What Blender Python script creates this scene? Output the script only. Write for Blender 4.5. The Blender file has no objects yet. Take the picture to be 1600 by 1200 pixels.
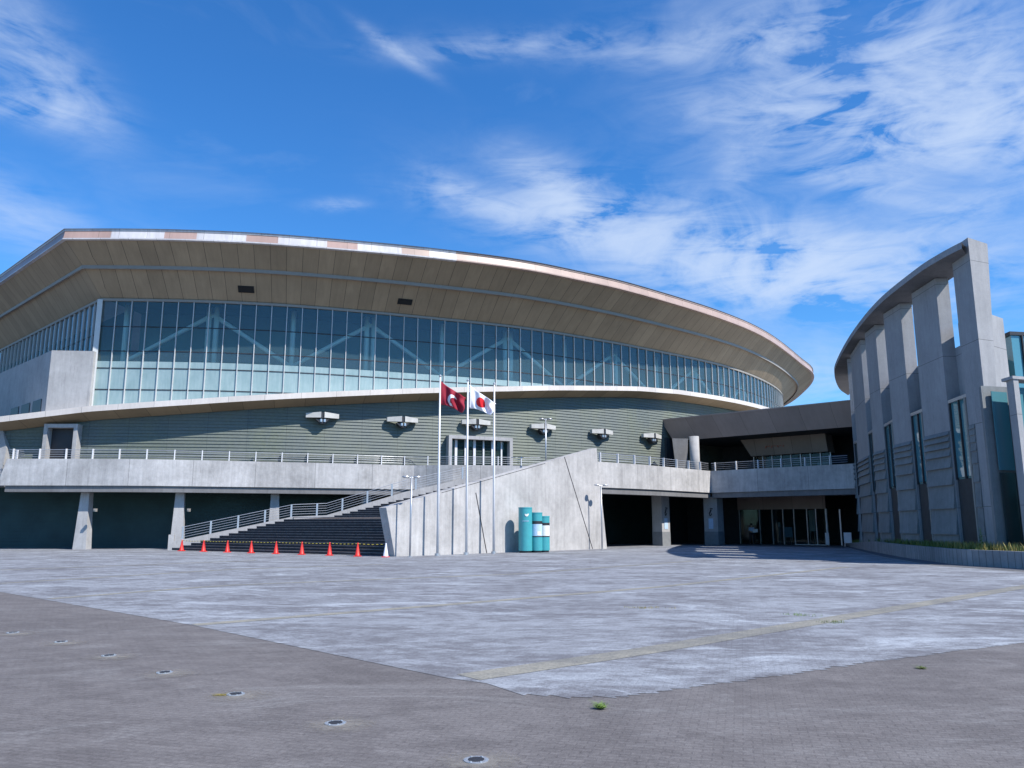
import bpy, bmesh, math, random
from mathutils import Vector, Matrix
random.seed(7)
R = math.radians
# ------------------------------------------------------------------ camera, sky, sun
S = bpy.context.scene
FPX, HOR, EYE = 1230.0, 821.0, 1.6            # focal length and horizon row of a 1600x1200 frame
PITCH = math.atan((HOR - 600) / FPX)
cam = bpy.data.cameras.new('camera'); cam.sensor_width = 36; cam.lens = 36 * FPX / 1600
cam.clip_start = 0.1; cam.clip_end = 6000
camo = bpy.data.objects.new('camera', cam); S.collection.objects.link(camo)
camo.location = (0, 0, EYE); camo.rotation_euler = (math.pi / 2 + PITCH, 0, 0)
S.camera = camo
S.view_settings.view_transform = 'Standard'; S.view_settings.look = 'None'
S.view_settings.exposure = 0.45; S.view_settings.gamma = 1
S.cycles.max_bounces = 8; S.cycles.transparent_max_bounces = 12
S.cycles.caustics_reflective = False; S.cycles.caustics_refractive = False

SUN_EL, SUN_AZ = R(47), R(33)                 # azimuth measured from +X towards the viewer (-Y)
sdir = Vector((math.cos(SUN_EL) * math.cos(SUN_AZ), -math.cos(SUN_EL) * math.sin(SUN_AZ), math.sin(SUN_EL)))
sl = bpy.data.lights.new('sun', 'SUN'); sl.energy = 4.7; sl.angle = R(0.53); sl.color = (1, 0.955, 0.89)
so = bpy.data.objects.new('sun', sl); S.collection.objects.link(so)
so.rotation_euler = sdir.to_track_quat('Z', 'Y').to_euler(); so.location = (60, -30, 60)

def nd(nt, t, **kw):
    n = nt.nodes.new(t)
    for k, v in kw.items():
        if k == 'inp':
            for a, b in v.items(): n.inputs[a].default_value = b
        else: setattr(n, k, v)
    return n
def mth(nt, op, a, b=None, c=None, clamp=False):
    n = nt.nodes.new('ShaderNodeMath'); n.operation = op; n.use_clamp = clamp
    for i, v in enumerate((a, b, c)):
        if v is None: continue
        if isinstance(v, (int, float)): n.inputs[i].default_value = v
        else: nt.links.new(v, n.inputs[i])
    return n.outputs[0]
def mixc(nt, fac, a, b, blend='MIX'):
    n = nt.nodes.new('ShaderNodeMix'); n.data_type = 'RGBA'; n.blend_type = blend
    for i, v in ((0, fac), (6, a), (7, b)):
        if isinstance(v, (int, float)): n.inputs[i].default_value = v
        elif isinstance(v, tuple): n.inputs[i].default_value = v if len(v) == 4 else (*v, 1)
        else: nt.links.new(v, n.inputs[i])
    return n.outputs[2]

def ray(px, py):
    x = (px - 800) / FPX; u = -(py - 600) / FPX
    return Vector((x, math.cos(PITCH) - u * math.sin(PITCH), math.sin(PITCH) + u * math.cos(PITCH)))
def PZ(px, py, z):
    r = ray(px, py); t = (z - EYE) / r[2]; return Vector((r[0] * t, r[1] * t, z))
def PY(px, py, Y):
    r = ray(px, py); t = Y / r[1]; return Vector((r[0] * t, Y, EYE + r[2] * t))
def G(px, py): return PZ(px, py, 0)

# ---- world: Nishita sky with cirrus
W = bpy.data.worlds.new('World'); S.world = W; W.use_nodes = True
nt = W.node_tree; nt.nodes.clear()
out = nd(nt, 'ShaderNodeOutputWorld'); bg = nd(nt, 'ShaderNodeBackground'); bg.inputs[1].default_value = 0.1
sky = nd(nt, 'ShaderNodeTexSky', sky_type='NISHITA'); sky.sun_disc = False
sky.sun_elevation = SUN_EL; sky.sun_rotation = math.atan2(sdir.x, sdir.y)
sky.air_density = 1.0; sky.dust_density = 0.35; sky.ozone_density = 3.2; sky.altitude = 0
hs = nd(nt, 'ShaderNodeHueSaturation'); hs.inputs['Saturation'].default_value = 1.22; hs.inputs['Value'].default_value = 1.0
nt.links.new(sky.outputs[0], hs.inputs['Color'])
tc = nd(nt, 'ShaderNodeTexCoord'); sep = nd(nt, 'ShaderNodeSeparateXYZ'); nt.links.new(tc.outputs['Generated'], sep.inputs[0])
az = mth(nt, 'ARCTAN2', sep.outputs[0], sep.outputs[1]); el = mth(nt, 'ARCSINE', sep.outputs[2])
def pxae(px, py):
    r = ray(px, py).normalized(); return math.atan2(r.x, r.y), math.asin(r.z)
def blob(px, py, sx, sy, rot, amp):
    a0, e0 = pxae(px, py); sx /= FPX; sy /= FPX; c, s = math.cos(R(rot)), math.sin(R(rot))
    da = mth(nt, 'SUBTRACT', az, a0); de = mth(nt, 'SUBTRACT', el, e0)
    u = mth(nt, 'ADD', mth(nt, 'MULTIPLY', da, c / sx), mth(nt, 'MULTIPLY', de, s / sx))
    v = mth(nt, 'ADD', mth(nt, 'MULTIPLY', da, -s / sy), mth(nt, 'MULTIPLY', de, c / sy))
    q = mth(nt, 'ADD', mth(nt, 'MULTIPLY', u, u), mth(nt, 'MULTIPLY', v, v))
    return mth(nt, 'MULTIPLY', mth(nt, 'EXPONENT', mth(nt, 'MULTIPLY', q, -1.0)), amp)
BL = [(1440, 110, 260, 85, -20, 1.5), (1080, 75, 260, 24, -4, 0.6), (1430, 215, 260, 55, -12, 1.3), (760, 75, 190, 17, 4, 0.55), (620, 80, 60, 9, -25, .7), (1180, 175, 120, 24, -12, .5),
      (1130, 395, 290, 66, -15, 1.7), (880, 305, 90, 34, -30, 1.4), (760, 320, 110, 18, -8, .9), (1270, 425, 190, 50, -4, 1.5), (900, 360, 150, 30, -8, .9), (1380, 300, 120, 18, -22, 0.8), (1500, 335, 150, 22, 12, .6),
      (50, 90, 120, 45, -35, 0.9), (30, 165, 90, 20, 8, 0.9), (30, 335, 110, 42, -20, 0.65), (525, 320, 42, 9, 6, 0.75),
      (1290, 590, 90, 50, 0, 0.8), (1560, 420, 130, 40, 10, 0.5), (1150, 265, 26, 30, -20, 0.55), (700, 285, 60, 14, -20, 0.6)]
tot = None
for b in BL:
    v = blob(*b); tot = v if tot is None else mth(nt, 'ADD', tot, v)
comb = nd(nt, 'ShaderNodeCombineXYZ'); nt.links.new(az, comb.inputs[0]); nt.links.new(el, comb.inputs[1])
def cnoise(rot, sc, scale, detail, dist, rough=0.6, off=0):
    m = nd(nt, 'ShaderNodeMapping'); m.inputs['Rotation'].default_value = (0, 0, R(rot)); m.inputs['Scale'].default_value = sc
    m.inputs['Location'].default_value = (off, off * .7, off * .3)
    nt.links.new(comb.outputs[0], m.inputs[0])
    n = nd(nt, 'ShaderNodeTexNoise'); n.inputs['Scale'].default_value = scale; n.inputs['Detail'].default_value = detail
    n.inputs['Roughness'].default_value = rough; n.inputs['Distortion'].default_value = dist
    nt.links.new(m.outputs[0], n.inputs[0]); return n.outputs[0]
n1 = cnoise(10, (1, 2.0, 1), 6.5, 9, .9, .58); n2 = cnoise(22, (1, 4.2, 1), 9, 9, 1.6, 0.62, 3.1)
nn = mth(nt, 'ADD', mth(nt, 'MULTIPLY', n1, 0.66), mth(nt, 'MULTIPLY', n2, 0.34))
nn = mth(nt, 'MAXIMUM', mth(nt, 'MULTIPLY', mth(nt, 'SUBTRACT', nn, 0.39), 5.0), 0.0)
cf = mth(nt, 'MULTIPLY', mth(nt, 'SUBTRACT', 1.0, mth(nt, 'EXPONENT', mth(nt, 'MULTIPLY', mth(nt, 'MULTIPLY', tot, nn), -0.95))), 0.84)
n3 = cnoise(20, (1, 2.5, 1), 3.0, 6, 0.8, 0.6, 7.7)
thin = mth(nt, 'MULTIPLY', mth(nt, 'SUBTRACT', n3, 0.55), 0.45, clamp=True)
cf = mth(nt, 'MAXIMUM', cf, thin)
skb = mixc(nt, 1.0, hs.outputs[0], (0.74, 1.18, 1.5), 'MULTIPLY')
skc = mixc(nt, cf, skb, (5.0, 5.9, 7.4, 1))
nt.links.new(skc, bg.inputs[0]); nt.links.new(bg.outputs[0], out.inputs[0])

# ------------------------------------------------------------------ materials
MAT = {}
def base_mat(name):
    m = bpy.data.materials.new(name); m.use_nodes = True; nt = m.node_tree
    p = nt.nodes['Principled BSDF']; MAT[name] = m
    return m, nt, p
def noise(nt, vec, scale, detail=6, rough=.6, dist=0):
    n = nd(nt, 'ShaderNodeTexNoise'); n.inputs['Scale'].default_value = scale; n.inputs['Detail'].default_value = detail
    n.inputs['Roughness'].default_value = rough; n.inputs['Distortion'].default_value = dist
    nt.links.new(vec, n.inputs[0]); return n.outputs[0]
def mapping(nt, vec, sc=(1, 1, 1), rot=(0, 0, 0), loc=(0, 0, 0)):
    m = nd(nt, 'ShaderNodeMapping'); m.inputs['Scale'].default_value = sc; m.inputs['Rotation'].default_value = rot
    m.inputs['Location'].default_value = loc; nt.links.new(vec, m.inputs[0]); return m.outputs[0]
def rng(nt, v, a, b, c=0., d=1.):
    n = nd(nt, 'ShaderNodeMapRange'); nt.links.new(v, n.inputs[0])
    for i, x in enumerate((a, b, c, d)): n.inputs[i + 1].default_value = x
    return n.outputs[0]
def bump(nt, p, h, strength=.3, dist=.02):
    b = nd(nt, 'ShaderNodeBump'); b.inputs['Strength'].default_value = strength; b.inputs['Distance'].default_value = dist
    nt.links.new(h, b.inputs['Height']); nt.links.new(b.outputs[0], p.inputs['Normal'])
def simple(name, col, rough=.5, metal=0., var=.12, scale=3., spec=.5):
    m, nt, p = base_mat(name); t = nd(nt, 'ShaderNodeTexCoord')
    n = noise(nt, t.outputs['Object'], scale); f = rng(nt, n, .3, .7, 1 - var, 1 + var)
    c = nd(nt, 'ShaderNodeVectorMath', operation='SCALE'); c.inputs[0].default_value = col; nt.links.new(f, c.inputs['Scale'])
    nt.links.new(c.outputs[0], p.inputs['Base Color'])
    p.inputs['Roughness'].default_value = rough; p.inputs['Metallic'].default_value = metal
    p.inputs['Specular IOR Level'].default_value = spec
    return m
def concrete(name, col, seam=0., vseam=0., stain=.35, offs=0., spots=0.):
    """seam / vseam: spacing in metres of joints along u / v of the UV map (metres)"""
    m, nt, p = base_mat(name); t = nd(nt, 'ShaderNodeTexCoord'); o = t.outputs['Object']
    a = noise(nt, o, .45, 7, .65, .4); b = noise(nt, o, 3.2, 8, .7); c = noise(nt, mapping(nt, o, (2.2, 2.2, .16)), 1.6, 7, .7)
    f = mth(nt, 'ADD', mth(nt, 'MULTIPLY', a, .45), mth(nt, 'ADD', mth(nt, 'MULTIPLY', b, .25), mth(nt, 'MULTIPLY', c, .3)))
    f = rng(nt, f, .36, .64, 1 - stain, 1 + stain * .45)
    fine = rng(nt, noise(nt, o, 22, 4, .7), .3, .7, .93, 1.06)
    f = mth(nt, 'MULTIPLY', f, fine)
    drip = rng(nt, noise(nt, mapping(nt, o, (3.2, 3.2, .22)), 2.0, 6, .75, .3), .56, .68, 1, .80); f = mth(nt, 'MULTIPLY', f, drip)
    sp = rng(nt, noise(nt, mapping(nt, o, (1, 1, 1.6)), 1.1, 8, .75, 1.2), .66, .72, 0, .35)
    uv = nd(nt, 'ShaderNodeSeparateXYZ'); nt.links.new(t.outputs['UV'], uv.inputs[0])
    mask = None
    def line(u, spc, w):
        fr = mth(nt, 'PINGPONG', mth(nt, 'ADD', u, offs), spc / 2)
        return mth(nt, 'LESS_THAN', fr, w)
    if seam: mask = line(uv.outputs[0], seam, .016)
    if vseam:
        q = line(uv.outputs[1], vseam, .014); mask = q if mask is None else mth(nt, 'MAXIMUM', mask, q)
    if seam:   # each pour has its own tone
        cell = mth(nt, 'FLOOR', mth(nt, 'DIVIDE', mth(nt, 'ADD', uv.outputs[0], offs), seam))
        wn = nd(nt, 'ShaderNodeTexWhiteNoise', noise_dimensions='1D'); nt.links.new(cell, wn.inputs['W'])
        f = mth(nt, 'MULTIPLY', f, rng(nt, wn.outputs[0], 0, 1, .9, 1.06))
    v = nd(nt, 'ShaderNodeVectorMath', operation='SCALE'); v.inputs[0].default_value = col; nt.links.new(f, v.inputs['Scale'])
    colr = mixc(nt, mth(nt, 'MULTIPLY', sp, spots if spots else .5), v.outputs[0], (.09, .09, .095))
    if mask is not None: colr = mixc(nt, mth(nt, 'MULTIPLY', mask, .62), colr, (.07, .07, .07))
    nt.links.new(colr, p.inputs['Base Color']); p.inputs['Roughness'].default_value = .88
    p.inputs['Specular IOR Level'].default_value = .25
    bump(nt, p, noise(nt, o, 9, 8, .7), .35, .02)
    return m
def panels(name, col, spc, rough=.55, var=.1, lw=.018, stain=0., spc2=0., dark=.55):
    """sheet panels with a seam every spc metres along u of the UV map"""
    m, nt, p = base_mat(name); t = nd(nt, 'ShaderNodeTexCoord'); uv = nd(nt, 'ShaderNodeSeparateXYZ'); nt.links.new(t.outputs['UV'], uv.inputs[0])
    u = uv.outputs[0]
    cell = mth(nt, 'FLOOR', mth(nt, 'DIVIDE', u, spc)); wn = nd(nt, 'ShaderNodeTexWhiteNoise', noise_dimensions='1D'); nt.links.new(cell, wn.inputs['W'])
    f = rng(nt, wn.outputs[0], 0, 1, 1 - var * 1.5, 1 + var * 1.5)
    f = mth(nt, 'MULTIPLY', f, rng(nt, noise(nt, t.outputs['Object'], .35, 6, .6), .3, .7, .88, 1.1))
    st = noise(nt, mapping(nt, t.outputs['UV'], (2.2, .35, 1)), 1.5, 7, .7, .5)
    f = mth(nt, 'MULTIPLY', f, rng(nt, st, .3, .7, 1 - .5 * stain, 1 + .5 * stain))
    v = nd(nt, 'ShaderNodeVectorMath', operation='SCALE'); v.inputs[0].default_value = col; nt.links.new(f, v.inputs['Scale'])
    fr = mth(nt, 'PINGPONG', u, spc / 2); mask = mth(nt, 'LESS_THAN', fr, lw)
    if spc2:
        wide = mth(nt, 'LESS_THAN', mth(nt, 'PINGPONG', u, spc2 / 2), lw * 1.6); mask = mth(nt, 'MAXIMUM', mask, wide)
    nt.links.new(mixc(nt, mth(nt, 'MULTIPLY', mask, dark), v.outputs[0], (.02, .018, .015)), p.inputs['Base Color'])
    p.inputs['Roughness'].default_value = rough; p.inputs['Specular IOR Level'].default_value = .35
    return m
def glass(name, tint, refl=1.0, dirt=.05, dcol=(.55, .75, .75)):
    m = bpy.data.materials.new(name); m.use_nodes = True; nt = m.node_tree; nt.nodes.clear(); MAT[name] = m
    o = nd(nt, 'ShaderNodeOutputMaterial'); tr = nd(nt, 'ShaderNodeBsdfTransparent'); tr.inputs[0].default_value = (*tint, 1)
    gl = nd(nt, 'ShaderNodeBsdfGlossy'); gl.inputs['Roughness'].default_value = .03; gl.inputs[0].default_value = (.85, .95, 1, 1)
    df = nd(nt, 'ShaderNodeBsdfDiffuse'); df.inputs[0].default_value = (*dcol, 1)
    t = nd(nt, 'ShaderNodeTexCoord')
    b = nd(nt, 'ShaderNodeBump'); b.inputs['Strength'].default_value = .06; b.inputs['Distance'].default_value = .05
    nt.links.new(noise(nt, t.outputs['Object'], .8, 3), b.inputs['Height']); nt.links.new(b.outputs[0], gl.inputs['Normal'])
    fr = nd(nt, 'ShaderNodeFresnel'); fr.inputs[0].default_value = 1.6
    f = mth(nt, 'MULTIPLY', fr.outputs[0], 1.6 * refl, clamp=True)
    m1 = nd(nt, 'ShaderNodeMixShader'); m1.inputs[0].default_value = dirt; nt.links.new(tr.outputs[0], m1.inputs[1]); nt.links.new(df.outputs[0], m1.inputs[2])
    m2 = nd(nt, 'ShaderNodeMixShader'); nt.links.new(f, m2.inputs[0]); nt.links.new(m1.outputs[0], m2.inputs[1]); nt.links.new(gl.outputs[0], m2.inputs[2])
    nt.links.new(m2.outputs[0], o.inputs[0]); return m

CONC = (.40, .395, .40)
concrete('conc_parapet', (.50, .49, .485), seam=4.1, vseam=0, stain=.42, spots=1.1)
concrete('conc', (.41, .405, .405), stain=.3)
concrete('conc_wedge', (.47, .46, .455), seam=0, stain=.36, spots=.3)
concrete('conc_fin', (.345, .345, .355), vseam=3.6, stain=.22, offs=1.2)
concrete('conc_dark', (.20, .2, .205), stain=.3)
concrete('conc_clad', (.235, .25, .255), stain=.3)
concrete('conc_planter', (.30, .31, .33), seam=.33, stain=.35)
panels('soffit', (.335, .262, .18), 1.08, .6, .06, .02, .22, 0, .6)
panels('ledge_soffit', (.34, .245, .15), 2.1, .55, .08, .02, .12)
panels('fascia_pink', (.43, .295, .255), 2.4, .45, .05, .012, .15)
panels('fascia_beige', (.44, .325, .275), 2.4, .42, .04, .012, .1)
panels('fascia_white', (.56, .54, .55), 1.9, .45, .04, .012, .3)
panels('ledge_white', (.66, .60, .55), 2.4, .45, .04, .012, .15)
panels('canopy_brown', (.34, .25, .21), 2.6, .5, .05, .015, .15)
panels('sign_brown', (.30, .24, .20), 1.7, .5, .05, .02, .1)
simple('silver', (.28, .26, .235), .6, 0, .06)
simple('mullion', (.54, .55, .55), .4, 0, .04)
simple('white_metal', (.72, .72, .74), .4, 0, .05)
simple('wing_metal', (.50, .49, .46), .5, 0, .15, 2)
simple('steel', (.50, .52, .55), .38, .6, .08)
simple('dark_metal', (.035, .035, .04), .5, .2, .1)
simple('black_void', (.006, .007, .009), .8, 0, .1)
simple('interior_wall', (.13, .225, .215), .8, 0, .2, .3)
simple('interior_col', (.85, .88, .80), .6, 0, .05)
simple('interior_floor', (.25, .25, .24), .5)
simple('under_dark', (.03, .036, .04), .7, 0, .2)  # near-black: shade of the recesses under deck and canopy put into the colour
simple('stair_tread', (.05, .041, .042), .8, 0, .3, 4)
simple('stair_nose', (.21, .185, .18), .8, 0, .3, 4)
simple('cone_red', (.75, .035, .025), .45, 0, .08, 8)
simple('cone_white', (.72, .72, .78), .45, 0, .05, 8)
simple('roof_metal', (.42, .40, .38), .45, .3, .1, .5)
simple('teal_paint', (.06, .34, .38), .35, 0, .1, 2)
simple('paper', (.75, .75, .73), .7, 0, .08, 12)
simple('paper_blue', (.45, .60, .78), .7, 0, .1, 9)
simple('ink', (.03, .03, .035), .6)
simple('ink_red', (.45, .12, .08), .6)
simple('asphalt', (.10, .105, .12), .9, 0, .2, 6)
simple('gray_band', (.20, .21, .22), .8, 0, .1, 3)
simple('skin', (.42, .26, .18), .6); simple('shirt', (.42, .52, .68), .8); simple('trousers', (.02, .02, .025), .8); simple('hair', (.015, .012, .01), .6)
simple('soil', (.07, .055, .04), .95, 0, .3, 8)
simple('lens', (.45, .5, .55), .2, .4, .1)
glass('glass_clear', (.76, .92, .93), .6, .085, (.36, .62, .70))
glass('glass_door', (.62, .68, .68), .2, .01)
glass('glass_teal', (.16, .32, .34), .9, .6, (.14, .40, .48))
# pale teal back painted glass
def spandrel():
    m, nt, p = base_mat('spandrel'); t = nd(nt, 'ShaderNodeTexCoord')
    n = noise(nt, t.outputs['Object'], .9, 5); n2 = noise(nt, mapping(nt, t.outputs['Object'], (3, 3, .4)), 2, 5)
    f = mth(nt, 'ADD', mth(nt, 'MULTIPLY', n, .5), mth(nt, 'MULTIPLY', n2, .5))
    nt.links.new(mixc(nt, rng(nt, f, .35, .65), (.235, .335, .34), (.33, .43, .435)), p.inputs['Base Color'])
    p.inputs['Roughness'].default_value = .12; p.inputs['Specular IOR Level'].default_value = .6
spandrel()
def slat():
    m, nt, p = base_mat('slat'); t = nd(nt, 'ShaderNodeTexCoord'); o = t.outputs['Object']; uv = nd(nt, 'ShaderNodeSeparateXYZ'); nt.links.new(t.outputs['UV'], uv.inputs[0])
    a = noise(nt, mapping(nt, o, (1, 1, .5)), .5, 7, .65); b = noise(nt, o, 6, 6, .7)
    c = mixc(nt, rng(nt, a, .4, .62), (.092, .115, .105), (.125, .145, .10)); c = mixc(nt, rng(nt, b, .35, .75, 0, .55), c, (.19, .21, .205))
    wn = nd(nt, 'ShaderNodeTexWhiteNoise', noise_dimensions='1D'); nt.links.new(mth(nt, 'FLOOR', mth(nt, 'DIVIDE', uv.outputs[0], 2.7)), wn.inputs['W'])
    c = mixc(nt, rng(nt, wn.outputs[0], 0, 1, 0, .35), c, (.15, .165, .15)); mask = mth(nt, 'LESS_THAN', mth(nt, 'PINGPONG', uv.outputs[0], 1.35), .014)
    c = mixc(nt, mth(nt, 'MULTIPLY', mask, .5), c, (.03, .035, .035))
    nt.links.new(c, p.inputs['Base Color']); p.inputs['Roughness'].default_value = .6
slat()
simple('slat_shaded', (.022, .05, .05), .6, 0, .25, .7)  # darker copy of slat: shade below the deck put into the colour
def paving(name, c1, c2, mort, light=None, strong=.4):
    """rectangular pavers laid at 45 degrees, with large worn patches"""
    m, nt, p = base_mat(name); t = nd(nt, 'ShaderNodeTexCoord'); o = t.outputs['Object']
    br = nd(nt, 'ShaderNodeTexBrick'); nt.links.new(mapping(nt, o, (1, 1, 1), (0, 0, R(16))), br.inputs[0])
    br.inputs['Scale'].default_value = 1.0; br.inputs['Brick Width'].default_value = .14; br.inputs['Row Height'].default_value = .07
    br.inputs['Mortar Size'].default_value = .008; br.inputs['Mortar Smooth'].default_value = .3
    br.inputs['Color1'].default_value = (.94, .94, .94, 1); br.inputs['Color2'].default_value = (1.05, 1.05, 1.05, 1); br.inputs['Mortar'].default_value = (.86, .85, .85, 1)
    big = noise(nt, mapping(nt, o, (.8, 1.1, 1), (0, 0, R(12))), .42, 12, .8, .6); med = noise(nt, mapping(nt, o, (.7, 1.2, 1)), 2.6, 9, .8, .5)
    f = mth(nt, 'ADD', mth(nt, 'MULTIPLY', big, .5), mth(nt, 'MULTIPLY', med, .5))
    c = mixc(nt, rng(nt, f, .45, .555), c1, c2)
    if light: c = mixc(nt, rng(nt, noise(nt, mapping(nt, o, (.6, 1.4, 1), (0, 0, R(20))), .6, 11, .8, .8), .53, .62, 0, .8), c, light)
    fine = noise(nt, mapping(nt, o, (1, 1.4, 1)), 24, 7, .85); grit = noise(nt, o, 160, 3, .8)
    c = mixc(nt, 1.0, c, br.outputs[0], 'MULTIPLY')
    c2_ = nd(nt, 'ShaderNodeVectorMath', operation='SCALE'); nt.links.new(c, c2_.inputs[0])
    nt.links.new(mth(nt, 'MULTIPLY', rng(nt, fine, .32, .68, .66, 1.32), rng(nt, grit, .32, .68, .62, 1.38)), c2_.inputs['Scale'])
    nt.links.new(c2_.outputs[0], p.inputs['Base Color']); p.inputs['Roughness'].default_value = .85; p.inputs['Specular IOR Level'].default_value = .3
    hgt = mth(nt, 'ADD', mth(nt, 'MULTIPLY', br.outputs[1], -.6), mth(nt, 'MULTIPLY', fine, .7))
    bump(nt, p, hgt, strong, .01)
paving('pave_dark', (.128, .116, .113), (.172, .158, .153), (.1, .1, .1), (.21, .20, .195), .4)
paving('pave_light', (.155, .155, .168), (.285, .30, .325), (.1, .1, .1), (.41, .44, .475))
paving('pave_gold', (.20, .196, .178), (.29, .275, .23), (.1, .1, .1))
paving('pave_sand', (.32, .30, .27), (.42, .40, .36), (.1, .1, .1))
def sandsoft():
    m, nt, p = base_mat('sand_soft'); t = nd(nt, 'ShaderNodeTexCoord'); ln = nd(nt, 'ShaderNodeVectorMath', operation='LENGTH'); nt.links.new(t.outputs['UV'], ln.inputs[0])
    o = t.outputs['Object']; n = noise(nt, o, 9, 7, .75, .6); f = mth(nt, 'ADD', rng(nt, ln.outputs['Value'], .2, 1.0, .75, 0), mth(nt, 'MULTIPLY', mth(nt, 'SUBTRACT', n, .5), 1.6))
    f = mth(nt, 'MULTIPLY', rng(nt, f, .25, .75), rng(nt, ln.outputs['Value'], .75, .98, 1, 0))
    nt.links.new(mth(nt, 'MULTIPLY', f, .6), p.inputs['Alpha']); nt.links.new(mixc(nt, rng(nt, noise(nt, o, 70, 4, .8), .35, .65), (.22, .20, .175), (.33, .305, .27)), p.inputs['Base Color']); p.inputs['Roughness'].default_value = .9
sandsoft()
def striped():
    m, nt, p = base_mat('stripe'); t = nd(nt, 'ShaderNodeTexCoord'); s = nd(nt, 'ShaderNodeSeparateXYZ'); nt.links.new(t.outputs['Object'], s.inputs[0])
    f = mth(nt, 'LESS_THAN', mth(nt, 'FRACT', mth(nt, 'MULTIPLY', s.outputs[0], 3.4)), .5)
    nt.links.new(mixc(nt, f, (.02, .02, .02), (.75, .6, .08)), p.inputs['Base Color']); p.inputs['Roughness'].default_value = .5
striped()
def leafmat(name, a, b):
    m, nt, p = base_mat(name); t = nd(nt, 'ShaderNodeTexCoord')
    nt.links.new(mixc(nt, rng(nt, noise(nt, t.outputs['Object'], 2.5, 5), .35, .65), a, b), p.inputs['Base Color']); p.inputs['Roughness'].default_value = .6
    p.inputs['Subsurface Weight'].default_value = 0
leafmat('grass', (.06, .11, .02), (.16, .2, .04)); leafmat('grass_dry', (.24, .19, .05), (.36, .29, .07)); leafmat('weed', (.10, .2, .03), (.2, .3, .06))

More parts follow.
